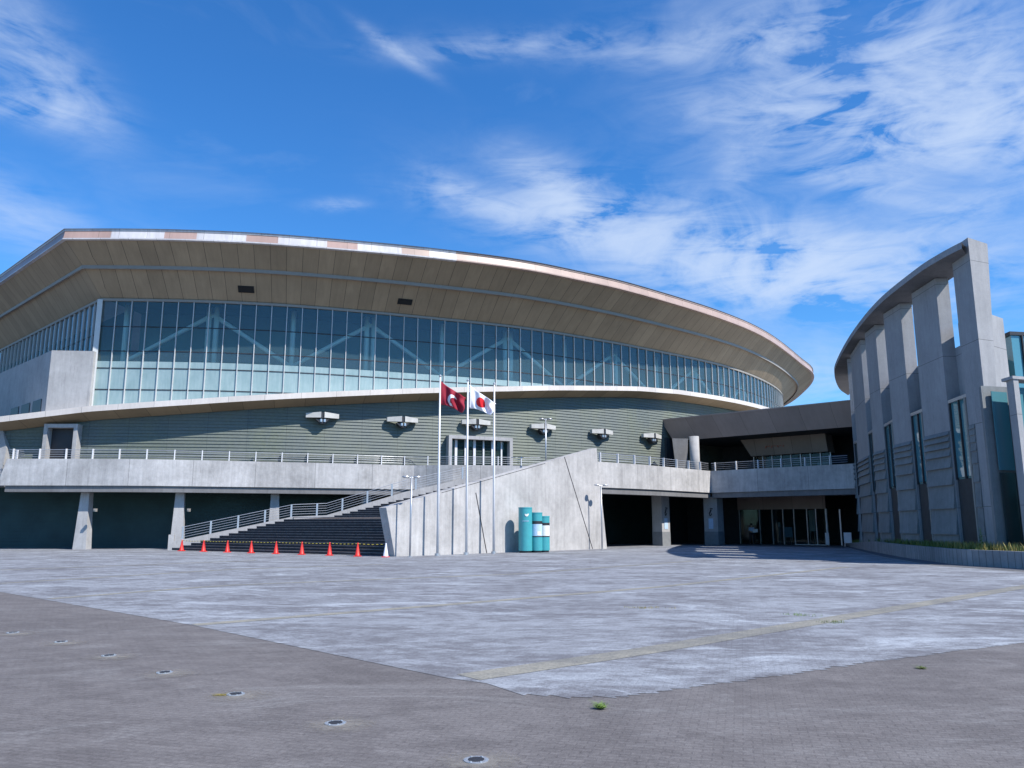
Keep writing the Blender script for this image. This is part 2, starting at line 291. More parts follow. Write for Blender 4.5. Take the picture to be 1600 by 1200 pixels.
# ------------------------------------------------------------------ mesh helpers
COL = S.collection
class MB:
    def __init__(s): s.v = []; s.f = []; s.m = []; s.uv = []
    def face(s, pts, mi=0, uv=None):
        b = len(s.v); s.v += [tuple(p) for p in pts]; s.f.append(tuple(range(b, b + len(pts)))); s.m.append(mi)
        if uv is None:
            P = [Vector(p) for p in pts]; n = Vector((0, 0, 0))
            for i in range(len(P)):
                n += P[i].cross(P[(i + 1) % len(P)])
            if n.length < 1e-9: n = Vector((0, 0, 1))
            n.normalize()
            if abs(n.z) > .8: uv = [(p.x, p.y) for p in P]
            else:
                h = Vector((-n.y, n.x, 0)).normalized(); uv = [(p.dot(h), p.z) for p in P]
        s.uv += uv
    def box(s, c, d, rz=0., mi=0, tilt=None):
        """c centre, d full sizes, rz rotation about z"""
        M = Matrix.Rotation(rz, 3, 'Z')
        if tilt is not None: M = M @ tilt
        h = [Vector((x * d[0] / 2, y * d[1] / 2, z * d[2] / 2)) for x in (-1, 1) for y in (-1, 1) for z in (-1, 1)]
        P = [Vector(c) + M @ q for q in h]
        for q in ((0, 1, 3, 2), (4, 6, 7, 5), (0, 4, 5, 1), (2, 3, 7, 6), (0, 2, 6, 4), (1, 5, 7, 3)): s.face([P[i] for i in q], mi)
        return s
    def prism(s, poly, z0, z1, mi=0):
        """vertical prism over a plan polygon (ccw or cw)"""
        A = sum(poly[i][0] * poly[(i + 1) % len(poly)][1] - poly[(i + 1) % len(poly)][0] * poly[i][1] for i in range(len(poly)))
        if A < 0: poly = poly[::-1]
        n = len(poly)
        s.face([(p[0], p[1], z1) for p in poly], mi); s.face([(p[0], p[1], z0) for p in poly[::-1]], mi)
        for i in range(n):
            a, b = poly[i], poly[(i + 1) % n]; s.face([(a[0], a[1], z0), (b[0], b[1], z0), (b[0], b[1], z1), (a[0], a[1], z1)], mi)
        return s
    def extr(s, pts, off, mi=0):
        """polygon pts extruded by the vector off (closed)"""
        off = Vector(off); P = [Vector(p) for p in pts]; Q = [p + off for p in P]; n = len(P)
        s.face(P, mi); s.face(Q[::-1], mi)
        for i in range(n): s.face([P[i], Q[i], Q[(i + 1) % n], P[(i + 1) % n]], mi)
        return s
    def tube(s, path, r, seg=8, mi=0, cap=True):
        path = [Vector(p) for p in path]; rs = r if isinstance(r, (list, tuple)) else [r] * len(path); rings = []
        for i, p in enumerate(path):
            d = (path[min(i + 1, len(path) - 1)] - path[max(i - 1, 0)]).normalized()
            up = Vector((0, 0, 1)) if abs(d.z) < .9 else Vector((1, 0, 0))
            a = d.cross(up).normalized(); b = d.cross(a).normalized()
            rings.append([p + rs[i] * (math.cos(2 * math.pi * k / seg) * a + math.sin(2 * math.pi * k / seg) * b) for k in range(seg)])
        for i in range(len(path) - 1):
            for k in range(seg):
                q = (k + 1) % seg; s.face([rings[i][k], rings[i][q], rings[i + 1][q], rings[i + 1][k]], mi)
        if cap: s.face(rings[0][::-1], mi); s.face(rings[-1], mi)
        return s
    def strip(s, A, B, mi=0, us=None, v0=0., v1=None):
        """ruled strip between polylines A and B, uv in metres"""
        u = 0
        for i in range(len(A) - 1):
            a, b, c, d = Vector(A[i]), Vector(A[i + 1]), Vector(B[i + 1]), Vector(B[i])
            if us: ua, ub = us[i], us[i + 1]
            else: ua = u; u += (b - a).length; ub = u
            h = (d - a).length if v1 is None else v1
            s.face([a, b, c, d], mi[i] if isinstance(mi, list) else mi, [(ua, v0), (ub, v0), (ub, v0 + h), (ua, v0 + h)])
        return s
    def build(s, name, mats, parent=None, smooth=False, weld=False):
        me = bpy.data.meshes.new(name); me.from_pydata(s.v, [], s.f)
        if isinstance(mats, str): mats = [mats]
        for m in mats: me.materials.append(MAT[m])
        me.polygons.foreach_set('material_index', s.m)
        ul = me.uv_layers.new(name='UVMap'); ul.data.foreach_set('uv', [c for u in s.uv for c in u])
        if weld or smooth:
            bm = bmesh.new(); bm.from_mesh(me); bmesh.ops.remove_doubles(bm, verts=bm.verts, dist=1e-4); bm.to_mesh(me); bm.free()
        if smooth: me.polygons.foreach_set('use_smooth', [True] * len(me.polygons))
        me.update()
        o = bpy.data.objects.new(name, me); COL.objects.link(o)
        if parent: o.parent = parent; o.matrix_parent_inverse = parent.matrix_world.inverted() if False else Matrix.Translation(-parent.location) if parent.get('shift') else Matrix()
        return o
def tag(o, label, cat, group=None):
    o['label'] = label; o['category'] = cat
    if group: o['group'] = group
    return o
def thing(name, label, cat, loc=(0, 0, 0), rz=0, group=None):
    o = bpy.data.objects.new(name, None); COL.objects.link(o); o.location = loc; o.rotation_euler = (0, 0, rz); o.empty_display_size = .3
    return tag(o, label, cat, group)
def struct(o, kind='structure'): o['kind'] = kind; return o
def kids(o): return [c for c in bpy.data.objects if c.parent == o]
def dup(o, loc, rz=None, label=None):
    r = o.copy(); COL.objects.link(r); r.location = loc
    if rz is not None: r.rotation_euler = (0, 0, rz)
    if label: r['label'] = label
    for ch in kids(o):
        c = ch.copy(); COL.objects.link(c); c.parent = r
        for g in kids(ch):
            d = g.copy(); COL.objects.link(d); d.parent = c
    return r

# ------------------------------------------------------------------ plan curves
def spline(P, step):
    """Catmull-Rom through P (2D), resampled every step metres; returns points"""
    P = [Vector((p[0], p[1])) for p in P]; Q = [P[0] * 2 - P[1]] + P + [P[-1] * 2 - P[-2]]; o = []
    for i in range(1, len(Q) - 2):
        for k in range(40):
            t = k / 40; a, b, c, d = Q[i - 1], Q[i], Q[i + 1], Q[i + 2]
            o.append(.5 * ((2 * b) + (c - a) * t + (2 * a - 5 * b + 4 * c - d) * t * t + (3 * b - a - 3 * c + d) * t ** 3))
    o.append(P[-1]); return resample(o, step)
def resample(o, step):
    L = [0]
    for i in range(1, len(o)): L.append(L[-1] + (o[i] - o[i - 1]).length)
    n = max(1, round(L[-1] / step)); r = []; j = 0
    for k in range(n + 1):
        s = L[-1] * k / n
        while j < len(L) - 2 and L[j + 1] < s: j += 1
        d = L[j + 1] - L[j]; r.append(o[j].lerp(o[j + 1], (s - L[j]) / d if d else 0))
    return r
def normals(P):
    N = []
    for i in range(len(P)):
        d = (P[min(i + 1, len(P) - 1)] - P[max(i - 1, 0)]).normalized(); N.append(Vector((d.y, -d.x)))
    return N                                   # outward (towards the viewer) for a curve running left to right
def offset(P, w):
    N = normals(P); return [P[i] + N[i] * (w[i] if isinstance(w, list) else w) for i in range(len(P))]
def hit(p, n, poly):
    best = None
    for i in range(len(poly) - 1):
        a, b = poly[i], poly[i + 1]; d = b - a; den = n.x * d.y - n.y * d.x
        if abs(den) < 1e-9: continue
        q = a - p; t = (q.x * d.y - q.y * d.x) / den; u = (q.x * n.y - q.y * n.x) / den
        if 0 <= u <= 1 and t > 0 and (best is None or t < best[0]): best = (t, a + d * u)
    return best
def curtain(poly, px, py):
    """where the sight line of a photo pixel meets the vertical sheet standing on the plan polyline"""
    r = ray(px, py); p = Vector((0, 0)); n = Vector((r.x, r.y)).normalized(); h = hit(p, n, poly)
    return h[1], EYE + r.z / Vector((r.x, r.y)).length * h[0]
def interp(x, tab):
    if x <= tab[0][0]:
        a, b = tab[0], tab[1]
    elif x >= tab[-1][0]: return tab[-1][1]
    else:
        for i in range(len(tab) - 1):
            if tab[i][0] <= x <= tab[i + 1][0]: a, b = tab[i], tab[i + 1]; break
    return a[1] + (b[1] - a[1]) * (x - a[0]) / (b[0] - a[0])
def v3(p, z): return Vector((p[0], p[1], z))

ZE, ZEB, ZG = 21.6, 20.88, 17.6                # eave top, eave bottom, head of the glass
gl_pts = [PZ(a, b, ZG) for a, b in [(159, 470), (300, 472.5), (400, 476.5), (500, 483), (640, 495.5), (800, 512), (900, 527), (1000, 545), (1130, 573), (1200, 600), (1222, 622)]]
GP = spline([(p.x, p.y) for p in gl_pts] + [(37.5, 112), (38.5, 126), (36, 142)], .5)
ea_pts = [PZ(a, b, ZE) for a, b in [(100, 358), (200, 358), (300, 360), (400, 364.5), (500, 372), (650, 385.5), (800, 404), (900, 423), (1000, 447), (1130, 488), (1200, 520), (1250, 558)]]
EP = spline([(p.x, p.y) for p in ea_pts] + [(39.6, 101.5), (42.6, 113), (44.6, 128), (43.5, 145), (38, 165)], .5)
pairs = [(GP[0], EP[0])]
GN = normals(GP); 
for i in range(2, len(GP) - 4):
    h = hit(GP[i], GN[i], EP)
    if h and h[0] < 12 and (h[1] - pairs[-1][1]).length > .05: pairs.append((GP[i], h[1]))
# left flank, straight, running away from the corner
gl_dir = (Vector(PZ(0, 550, ZG)[:2]) - GP[0]).normalized(); ea_dir = (Vector(PZ(0, 430, ZE)[:2]) - EP[0]).normalized()
left = []
for k in range(1, 40): left.append((GP[0] + gl_dir * k * 1.2, EP[0] + ea_dir * (k * 1.2)))
ring = left[::-1] + pairs
NL = len(left)                                 # index of the corner in ring
RG = [r[0] for r in ring]; RE = [r[1] for r in ring]
lerp = lambda t: [RE[i].lerp(RG[i], t) for i in range(len(ring))]
def arc(P, i0=0):
    L = [0]
    for i in range(1, len(P)): L.append(L[-1] + (P[i] - P[i - 1]).length)
    return [l - L[i0] for l in L]
UG = arc(RG, NL); UE = arc(RE, NL); UM = [(a + b) / 2 for a, b in zip(UG, UE)]

# ------------------------------------------------------------------ ground
b = MB(); b.face([(-1500, -600, 0), (1500, -600, 0), (1500, 3000, 0), (-1500, 3000, 0)]); struct(b.build('ground', 'pave_dark'))
# light paving field with a stepped right edge
Bd = [G(0, 925), G(300, 977), G(700, 1060)]
d0 = (Bd[2] - Bd[0]).normalized(); farL = Bd[0] - d0 * 60
edge = [farL, Bd[0], Bd[1], Bd[2], G(760, 1068)]
rt = [G(820, 1086), G(890, 1090), G(960, 1090), G(1000, 1086), G(1100, 1072), G(1200, 1058), G(1300, 1043), G(1400, 1030), G(1500, 1017), G(1600, 1004)]
rt.append(rt[-1] + (rt[-1] - rt[-2]).normalized() * 40)
saw = []
for i in range(len(rt) - 1):
    a, c = rt[i], rt[i + 1]; n = max(2, int((c - a).length / .17))
    for k in range(n):
        p = a.lerp(c, k / n); j = random.uniform(-.07, .07)
        nrm = Vector((c.y - a.y, -(c.x - a.x), 0)).normalized()
        saw += [p + nrm * (.05 + j * .6), p - nrm * (.03 - j * .6) + (c - a).normalized() * .02]
poly = edge + saw + [rt[-1], Vector((70, 80, 0)), Vector((70, 140, 0)), Vector((-90, 140, 0)), Vector((-90, 90, 0))]
bm = bmesh.new(); vs = [bm.verts.new((p.x, p.y, .004)) for p in poly]; es = [bm.edges.new((vs[i], vs[(i + 1) % len(vs)])) for i in range(len(vs))]
bmesh.ops.triangle_fill(bm, use_beauty=True, edges=es); 
for f in bm.faces:
    if f.normal.z < 0: f.normal_flip()
me = bpy.data.meshes.new('plaza_paving'); bm.to_mesh(me); bm.free(); me.materials.append(MAT['pave_light'])
o = bpy.data.objects.new('plaza_paving', me); COL.objects.link(o); struct(o)
def gstrip(name, pts, w, mat, z=.008):
    P = [Vector((p.x, p.y)) for p in pts]; P = resample(P, 1.0); b = MB(); N = normals(P)
    A = [v3(P[i] + N[i] * w / 2, z) for i in range(len(P))]; B = [v3(P[i] - N[i] * w / 2, z) for i in range(len(P))]
    b.strip(A, B); return struct(b.build(name, mat))
def ext(a, b, l): return b + (b - a).normalized() * l
gstrip('paving_band', [G(731, 1059), G(1000, 1019), G(1600, 917), ext(G(1000, 1018), G(1600, 917), 10)], .42, 'pave_gold')
gstrip('paving_band', [G(303, 977), G(800, 937), G(1035, 917), G(1325, 886)], .30, 'pave_gold')
gstrip('paving_band', [G(78, 936), G(350, 915), G(800, 897.5), G(1080, 877)], .30, 'pave_gold')
gstrip('paving_band', [G(0, 912), G(360, 890), G(600, 882)], .30, 'pave_gold')
gstrip('paving_band', [G(0, 891), G(400, 876)], .35, 'pave_gold')

# ------------------------------------------------------------------ arena
ar = thing('arena_building', 'huge oval arena with broad tan eaves, glass band and green slatted wall', 'arena')
def lv(P, z): return [v3(p, z) for p in P] if not isinstance(z, list) else [v3(p, q) for p, q in zip(P, z)]
# fascia: panels white or pink by place along the edge, beige towards the right
cuts = [(-27.6, -24.1), (-21.9, -18.6), (-16.4, -13.2), (-11.0, -8.0), (-5.9, -4.3)]
fm = []
for i in range(len(RE) - 1):
    x = (RE[i].x + RE[i + 1].x) / 2
    fm.append(0 if i < NL else (2 if any(a <= x <= c for a, c in cuts) else (1 if x > -8 else 0)))
b = MB(); REi = lerp(-.004); REt = lerp(.028)
b.strip(lv(REt, ZE - .1), lv(REi, ZEB), fm, UE)
b.build('fascia', ['fascia_pink', 'fascia_beige', 'fascia_white'], ar)
b = MB(); REo = lerp(.018)
b.strip(lv(REo, ZE + .05), lv(REo, ZE - .1), 0, UE); b.strip(lv(REo, ZE - .1), lv(REt, ZE - .1)); b.strip(lv(lerp(.1), ZE + .12), lv(REo, ZE + .05))
REb = lerp(-.012); b.strip(lv(REb, ZEB + .07), lv(REb, ZEB - .02)); b.strip(lv(REb, ZEB - .02), lv(lerp(.06), ZEB - .02))
b.m = [1 if max(b.v[q][0] for q in b.f[i]) > -4 else 0 for i in range(len(b.f))]; b.build('eave_trim', ['fascia_white', 'fascia_beige'], ar)
ZM1, ZM2 = 19.62, 19.38
b = MB(); b.strip(lv(lerp(.06), ZEB - .02), lv(lerp(.47), ZM1), 0, UM); b.build('outer_soffit', 'soffit', ar)
b = MB(); b.strip(lv(lerp(.47), ZM1), lv(lerp(.47), ZM2), 0, UM); b.strip(lv(lerp(.47), ZM2), lv(lerp(.50), ZM2), 0, UM); b.build('gutter_band', 'silver', ar)
b = MB(); b.strip(lv(lerp(.50), ZM2), lv(lerp(.50), ZM2 + .18), 0, UM); b.build('gutter_recess', 'dark_metal', ar)
b = MB(); b.strip(lv(lerp(.50), ZM2 + .18), lv(lerp(1.0), ZG + .12), 0, UM); b.build('inner_soffit', 'soffit', ar)
RGo = offset(RG, .14)
b = MB(); b.strip(lv(RGo, ZG + .16), lv(RGo, ZG - .02), 0, UG); b.strip(lv(RGo, ZG - .02), lv(RG, ZG - .02), 0, UG); b.build('head_frame', 'silver', ar)
# roof: shallow shell over the eave ring
cx, cy = -12, 125
b = MB(); P0 = RE + [Vector((20, 200)), Vector((-30, 215)), Vector((-75, 190)), Vector((-90, 140))]
prev = [v3(p, ZE + .04) for p in P0]
for t, z in ((.2, 23.2), (.45, 25.2), (.75, 26.6), (.999, 27)):
    cur = [v3(p.lerp(Vector((cx, cy)), t), z) for p in P0]
    for i in range(len(P0)):
        j = (i + 1) % len(P0); b.face([prev[i], prev[j], cur[j], cur[i]])
    prev = cur
b.build('roof', 'roof_metal', ar)
# ledge below the glass
LP0 = offset(GP, 1.35)
lg = [curtain(LP0, a, c) for a, c in [(142, 634), (300, 623.5), (500, 612.5), (650, 606.5), (800, 603.5), (900, 602.5), (1000, 604), (1060, 609), (1100, 615), (1160, 626), (1200, 636.5)]]
ltab = [(p.x, z) for p, z in lg]
ledX = lambda x: interp(x, ltab) if x > ltab[0][0] else ltab[0][1] + (x - ltab[0][0]) * .125
dL = Vector((-1, -.02)).normalized()
wl = [GP[0] + dL * k * .5 for k in range(1, 45)][::-1] + GP          # green wall line, on past the glass corner
NW = 44
WL = wl; WO = offset(wl, 1.35); WI = offset(wl, .12)
UW = arc(WL, NW); zt = [ledX(p.x) for p in WO]
b = MB(); b.strip(lv(WO, zt), lv(WO, [z - .40 for z in zt]), 0, UW); b.strip(lv(WI, [z + .05 for z in zt]), lv(WO, zt), 0, UW); b.build('ledge', 'ledge_white', ar)
b = MB(); b.strip(lv(WO, [z - .40 for z in zt]), lv(WI, [z - .82 for z in zt]), 0, UW); b.build('ledge_soffit', 'ledge_soffit', ar)
# slatted wall: clapboard profile
b = MB(); row = .235; zmax = max(zt); k = 0
CL = [(i, j) for i, j in zip(range(0, len(WL) - 1, 2), range(2, len(WL), 2))]
SEG = [WL[i] for i in range(0, len(WL), 2)]; SO = offset(SEG, .075); SI = offset(SEG, .02); US = UW[::2]; ZT = [z - .80 for z in zt[::2]]
z0 = 4.7
while z0 < zmax:
    z1 = z0 + row
    for i in range(len(SEG) - 1):
        ta, tb = ZT[i], ZT[i + 1]
        if z0 >= max(ta, tb): continue
        def cl(z, t): return min(z, t)
        a0, b0, a1, b1 = cl(z0, ta), cl(z0, tb), cl(z1, ta), cl(z1, tb)
        b.face([v3(SO[i], a0), v3(SO[i + 1], b0), v3(SI[i + 1], b1), v3(SI[i], a1)], 0, [(US[i], 0), (US[i + 1], 0), (US[i + 1], 1), (US[i], 1)])
        if z0 > 0: b.face([v3(SI[i], a0), v3(SI[i + 1], b0), v3(SO[i + 1], b0), v3(SO[i], a0)], 0, [(US[i], 0), (US[i + 1], 0), (US[i + 1], 1), (US[i], 1)])
    z0 = z1
b.build('slatted_wall', 'slat', ar)
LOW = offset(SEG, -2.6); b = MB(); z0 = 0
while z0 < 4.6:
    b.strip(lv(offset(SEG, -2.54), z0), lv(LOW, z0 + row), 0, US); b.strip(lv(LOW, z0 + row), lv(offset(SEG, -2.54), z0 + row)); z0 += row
b.strip(lv(offset(SEG, .07), 4.69), lv(LOW, 4.69)); b.build('lower_slatted_wall', 'slat_shaded', ar)
# glass band
zb = {}
gi = list(range(NL, len(RG)))
GA = [RG[i] for i in gi]; UA = [UG[i] for i in gi]; ZB = [max(ledX(p.x) - .35, 0) for p in GA]; ZP = 13.15
b = MB(); b.strip(lv(GA, [min(ZG, max(ZP, z)) for z in ZB]), lv(GA, ZG), 0, UA)
LGs = [RG[i] for i in range(0, NL + 1)]; b.strip(lv(LGs, 9.0), lv(LGs, ZG))
b.build('clear_glazing', 'glass_clear', ar)
b = MB(); b.strip(lv(GA, ZB), lv(GA, [max(ZP, z) for z in ZB]), 0, UA); b.build('spandrel_glazing', 'spandrel', ar)
# mullions
GAr = resample(GA, 1.09); NR = normals(GAr); TA = arc(GAr)
mc = 0
for i, p in enumerate(GAr):
    if p.y > 106 or mc > 82: continue
    if i == 0: continue
    a = math.atan2(NR[i].y, NR[i].x); z0 = ledX(p.x) - .3; c = p + NR[i] * .05
    MB().box((c.x, c.y, (z0 + ZG) / 2), (.11, .05, ZG - z0), a).build('mullion', 'mullion', ar); mc += 1
c = GP[0] + Vector((-.05, -.08)); MB().box((c.x, c.y, 13.3), (.34, .34, 8.7), R(20)).build('corner_post', 'mullion', ar)
ld = Vector((gl_dir.y, -gl_dir.x)) * -1
ld = Vector((-gl_dir.y, gl_dir.x)); ld = ld if ld.x < 0 else -ld
for k in range(1, 24):
    p = GP[0] + gl_dir * (k * 1.05) + ld * .05; MB().box((p.x, p.y, 13.3), (.15, .07, 8.6), math.atan2(ld.y, ld.x)).build('mullion', 'mullion', ar)
def transom(P, z, h=.06, off=.03, name='transom', mat='dark_metal'):
    A = offset(P, off); b = MB(); zz = z if isinstance(z, list) else [z] * len(P)
    b.strip(lv(A, [q + h / 2 for q in zz]), lv(A, [q - h / 2 for q in zz])); b.strip(lv(A, [q - h / 2 for q in zz]), lv(P, [q - h / 2 for q in zz])); return b.build(name, mat, ar)
for z in (15.7, 13.9, 12.65, 11.1):
    idx = [i for i in range(len(GA)) if ZB[i] + .3 < z and GA[i].y < 108]
    transom([GA[i] for i in idx], z, .07)
LGv = [GP[0] + gl_dir * k * 2 for k in range(0, 18)][::-1]
for z in (15.2, 12.8): transom(LGv, z, .07)
# inside: back wall, floor, columns and zigzag braces
IN = offset(GA, -7.0); INf = offset(GA, -.25); INC = offset(GA, -2.3)
b = MB(); b.strip(lv(IN, 8.5), lv(IN, 19.5)); ln = Vector((gl_dir.y, -gl_dir.x)); 
b.strip([v3(p - ld * 5, 8.5) for p in LGs[:-6]], [v3(p - ld * 5, 19.5) for p in LGs[:-6]]); q = LGs[0] + gl_dir * .2; b.extr([v3(q, 7.5), v3(q - ld * 6, 7.5), v3(q - ld * 6, ZG + 1.5), v3(q, ZG + 1.5)], (gl_dir.x * .3, gl_dir.y * .3, 0)); b.build('interior_wall', 'interior_wall', ar)
b = MB(); b.strip(lv(INf, 13.0), lv(IN, 13.0)); b.build('concourse_floor', 'interior_floor', ar)
b = MB(); b.strip(lv(offset(GA, -.05), ZG + .25), lv(IN, ZG + .9)); b.build('concourse_ceiling', 'interior_wall', ar)
b = MB(); b.strip(lv(offset(GA, -4.6), 14.2), lv(offset(GA, -4.6), 14.9)); b.build('concourse_beam', 'gray_band', ar)
INCr = resample(INC, .5); ic = arc(INCr)
def at_s(s):
    for i in range(len(ic) - 1):
        if ic[i] <= s <= ic[i + 1]: return INCr[i].lerp(INCr[i + 1], (s - ic[i]) / (ic[i + 1] - ic[i]))
    return INCr[-1]
s = .9; top = []; k = 0; prevp = None
prevp = v3(at_s(.9), 13.3)
while s < 80:
    p = at_s(s)
    for dd in ((-.28, .28) if k % 2 else (0,)):
        q = at_s(s + dd); MB().tube([v3(q, 12.2), v3(q, 17.9)], .2, 12).build('column', 'interior_col', ar, True)
    e = v3(p, 17.3) if k % 2 else v3(p, 13.5)
    if k: MB().tube([prevp, e], .17, 10).build('brace', 'interior_col', ar, True)
    prevp = e; s += 6.3 if k < 1 else 5.9; k += 1
# vents in the inner soffit
def on_soffit(px, py):
    for t in [q / 50 for q in range(0, 50)]:
        pass
for px, py in ((385, 443), (633, 460)):
    P = lerp(.78); c, z = curtain(P, px, py); i = min(range(len(P)), key=lambda j: (P[j] - c).length); n = normals(P)[i]; tdir = Vector((-n.y, n.x))
    zc = (ZM2 + .18) + (ZG + .12 - ZM2 - .18) * ((.78 - .5) / .5)
    slope = ((ZM2 + .18) - (ZG + .12)) / ((RE[i] - RG[i]).length * .5)
    w = 0.56; h_ = .2; q = []
    for sx, sy in ((-1, -1), (1, -1), (1, 1), (-1, 1)):
        q.append(Vector((c.x + tdir.x * w * sx + n.x * h_ * sy, c.y + tdir.y * w * sx + n.y * h_ * sy, zc + slope * h_ * sy - .03)))
    b = MB(); b.extr(q, (0, 0, -.04)).build('soffit_vent', 'black_void', ar)
# concrete block at the left corner, standing on the ledge
A0 = PY(71, 640, 54.2); B0 = Vector((GP[0].x + .1, 54.45, 0))
bl = [(A0.x, A0.y), (B0.x, B0.y), (B0.x - .3, GP[0].y + .3), (B0.x - 20, GP[0].y + 20), (A0.x - 21, A0.y + 19.6)]
b = MB(); b.prism([bl[0], bl[1], (B0.x - .03, 55.25), (A0.x - 1.1, 55.25)], ledX(-32.4) - .25, 13.75); b.prism([(A0.x - 1.1, 55.25), (B0.x - .03, 55.25), bl[2], bl[3], bl[4]], 7.2, 13.747); b.build('corner_block', 'conc', ar)
for k in (0, 1, 2):                             # low dark openings in its side
    t0 = 1.0 + k * 2.6; a = Vector((A0.x, A0.y)) + Vector((-.731, .682)) * t0; c_ = a + Vector((-.731, .682)) * 1.9; n = Vector((-.682, -.731)) * .03
    MB().face([v3(a + n, 9.6), v3(c_ + n, 9.6), v3(c_ + n, 10.45), v3(a + n, 10.45)]); MB().extr([v3(a + n * .2, 9.5), v3(c_ + n * .2, 9.5), v3(c_ + n * .2, 10.4), v3(a + n * .2, 10.4)], v3(n, 0)).build('side_window', 'dark_metal', ar)
# leaning concrete fin at far left end of slatted wall
b = MB(); p0 = PY(-14, 655, 55.0); b.extr([PY(-30, 655, 54.8), PY(2, 662, 54.8), PY(10, 700, 54.4), PY(-2, 760, 54), PY(-30, 760, 54)], (0, 1.2, 0)); b.build('end_fin', 'conc', ar)

# portals in the slatted wall
def portal(x0, x1, y0, ybase, tp, panes, zd=4.75):
    """framed opening centred between photo columns, standing on the deck"""
    a, za = curtain(WL, x0, y0); c_, zc = curtain(WL, x1, y0 + (tp))
    d = (c_ - a).normalized(); n = Vector((d.y, -d.x)); z1 = (za + zc) / 2; wdt = (c_ - a).length; ang = math.atan2(d.y, d.x)
    m = a.lerp(c_, .5)
    fr = bpy.data.objects.new('portal_frame', None)
    b = MB(); o = m + n * .25
    for s_ in (-1, 1):
        q = o + d * s_ * (wdt / 2 - .13); b.box((q.x, q.y, (zd + z1) / 2), (.26, .9, z1 - zd), ang)
    b.box((o.x, o.y, z1 - .13), (wdt - .524, .896, .26), ang)
    f = b.build('door_frame', 'conc', ar)
    if panes:
        q = m + n * .12; b = MB(); b.box((q.x, q.y, (zd + z1) / 2 - .1), (wdt - .5, .02, z1 - zd - .3), ang); b.build('door_glass', 'glass_door', f)
        q = m - n * .02 + n * .1; b = MB(); b.box((q.x, q.y, (zd + z1) / 2 - .1), (wdt - .5, .01, z1 - zd - .3), ang); b.build('dark_interior', 'interior_wall', f)
        for t in [k / panes for k in range(1, panes)]:
            q = o - n * .1 + d * (t - .5) * wdt; b = MB(); b.box((q.x, q.y, (zd + z1) / 2 - .1), (.2 if int(t * panes) % 2 else .12, .1, z1 - zd - .3), ang); b.build('door_stile', 'white_metal', f)
    else:
        q = m + n * .1; b = MB(); b.box((q.x, q.y, (zd + z1) / 2 - .1), (wdt - .5, .01, z1 - zd - .3), ang); b.build('dark_interior', 'dark_metal', f)
    return f
portal(697, 796, 682, 728, 2.5, 7)
portal(78, 130, 664.5, 715, -.5, 0)
# wall lights: a pair of pale wing plates with a dark block and tapering piece at the middle
for k, (px, py) in enumerate([(504, 649), (629, 655.5), (744, 659.5), (849, 666.5), (941, 674.5), (1019, 681)]):
    c_, z = curtain(offset(WL, .42), px, py); i = min(range(len(WO)), key=lambda j: (WO[j] - c_).length); n = normals(WL)[i]; d = Vector((-n.y, n.x)); 
    b = MB()
    for s_ in (-1, 1):
        P = []
        for u, w_, zz in ((.12, .34, .22), (1.18, .06, .12), (1.18, .06, -.2), (.12, .34, -.2)):
            q = c_ + d * s_ * u + n * w_; P.append(Vector((q.x, q.y, z + zz)))
        off = -n * .3; b = MB(); b.extr(P, (off.x, off.y, 0)); w_o = b.build('light_wing', 'wing_metal', ar)
    q = c_ - n * .05; b = MB(); b.box((q.x, q.y, z - .02), (.6, .2, .42), math.atan2(n.y, n.x)); q = c_ - n * .3
    b.extr([v3(q + d * .5, z - .3), v3(q - d * .5, z - .3), v3(q - d * .15, z - .62), v3(q + d * .15, z - .62)], (n.x * .5, n.y * .5, 0))
    br = b.build('light_dark_part', 'dark_metal', ar)
    q = c_ + n * .2; b = MB(); b.tube([v3(q - d * .1, z - .3), v3(q - d * .1, z - .5)], .09, 8); b.tube([v3(q + d * .15, z - .3), v3(q + d * .15, z - .5)], .09, 8); b.build('lamp_lens', 'lens', br)

# ------------------------------------------------------------------ terrace
te = thing('terrace', 'long raised concrete terrace with solid parapet in front of the arena', 'terrace')
ZPT, ZPB, ZD = 6.05, 4.25, 4.75
tp = [PZ(a, c, ZPT) for a, c in [(11, 716.7), (135, 716.9), (240, 717.7), (400, 721), (565, 724.8), (640, 727)]] + [PY(706, 729, 58.9), PY(790, 730, 59.5), PY(850, 730, 60)]
TP = spline([(p.x, p.y) for p in tp], 1.0)
tr_ = [PZ(a, c, ZPT) for a, c in [(934, 721.3), (1020, 727.5), (1110, 735.8)]]; TR = spline([(p.x, p.y) for p in tr_], 1.0)
tq = [PZ(a, c, ZPT) for a, c in [(1110, 735.8), (1334, 724.2)]]; TQ = resample([Vector(p[:2]) for p in tq], 1.0)
def parapet(P, name, zt_=ZPT, zb_=ZPB, mat='conc_parapet', slant=0.):
    P = list(P); I = offset(P, -.3); b = MB(); U = arc(P)
    J = list(P); lo = [v3(p, zb_) for p in P]; 
    if slant: lo[0] = lo[0] + Vector((-slant, 0, 0))
    b.strip(lo, lv(P, zt_), 0, U); b.strip(lv(P, zt_), lv(I, zt_)); b.strip(lv(I, zt_), lv(I, zb_)); b.strip(lv(I, zb_), lo)
    b.face([v3(P[0], zt_), v3(I[0], zt_), v3(I[0], zb_), lo[0]]); b.face([v3(P[-1], zt_), v3(P[-1], zb_), v3(I[-1], zb_), v3(I[-1], zt_)])
    return b.build(name, mat, te)
parapet(TP, 'parapet', slant=.5); parapet(TR, 'parapet'); parapet(TQ, 'parapet')
def beam(P, name='edge_beam'):
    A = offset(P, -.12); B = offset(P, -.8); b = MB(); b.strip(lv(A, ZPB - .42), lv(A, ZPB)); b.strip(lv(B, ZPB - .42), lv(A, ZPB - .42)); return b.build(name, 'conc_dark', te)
beam(TP); beam(TR); beam(TQ)
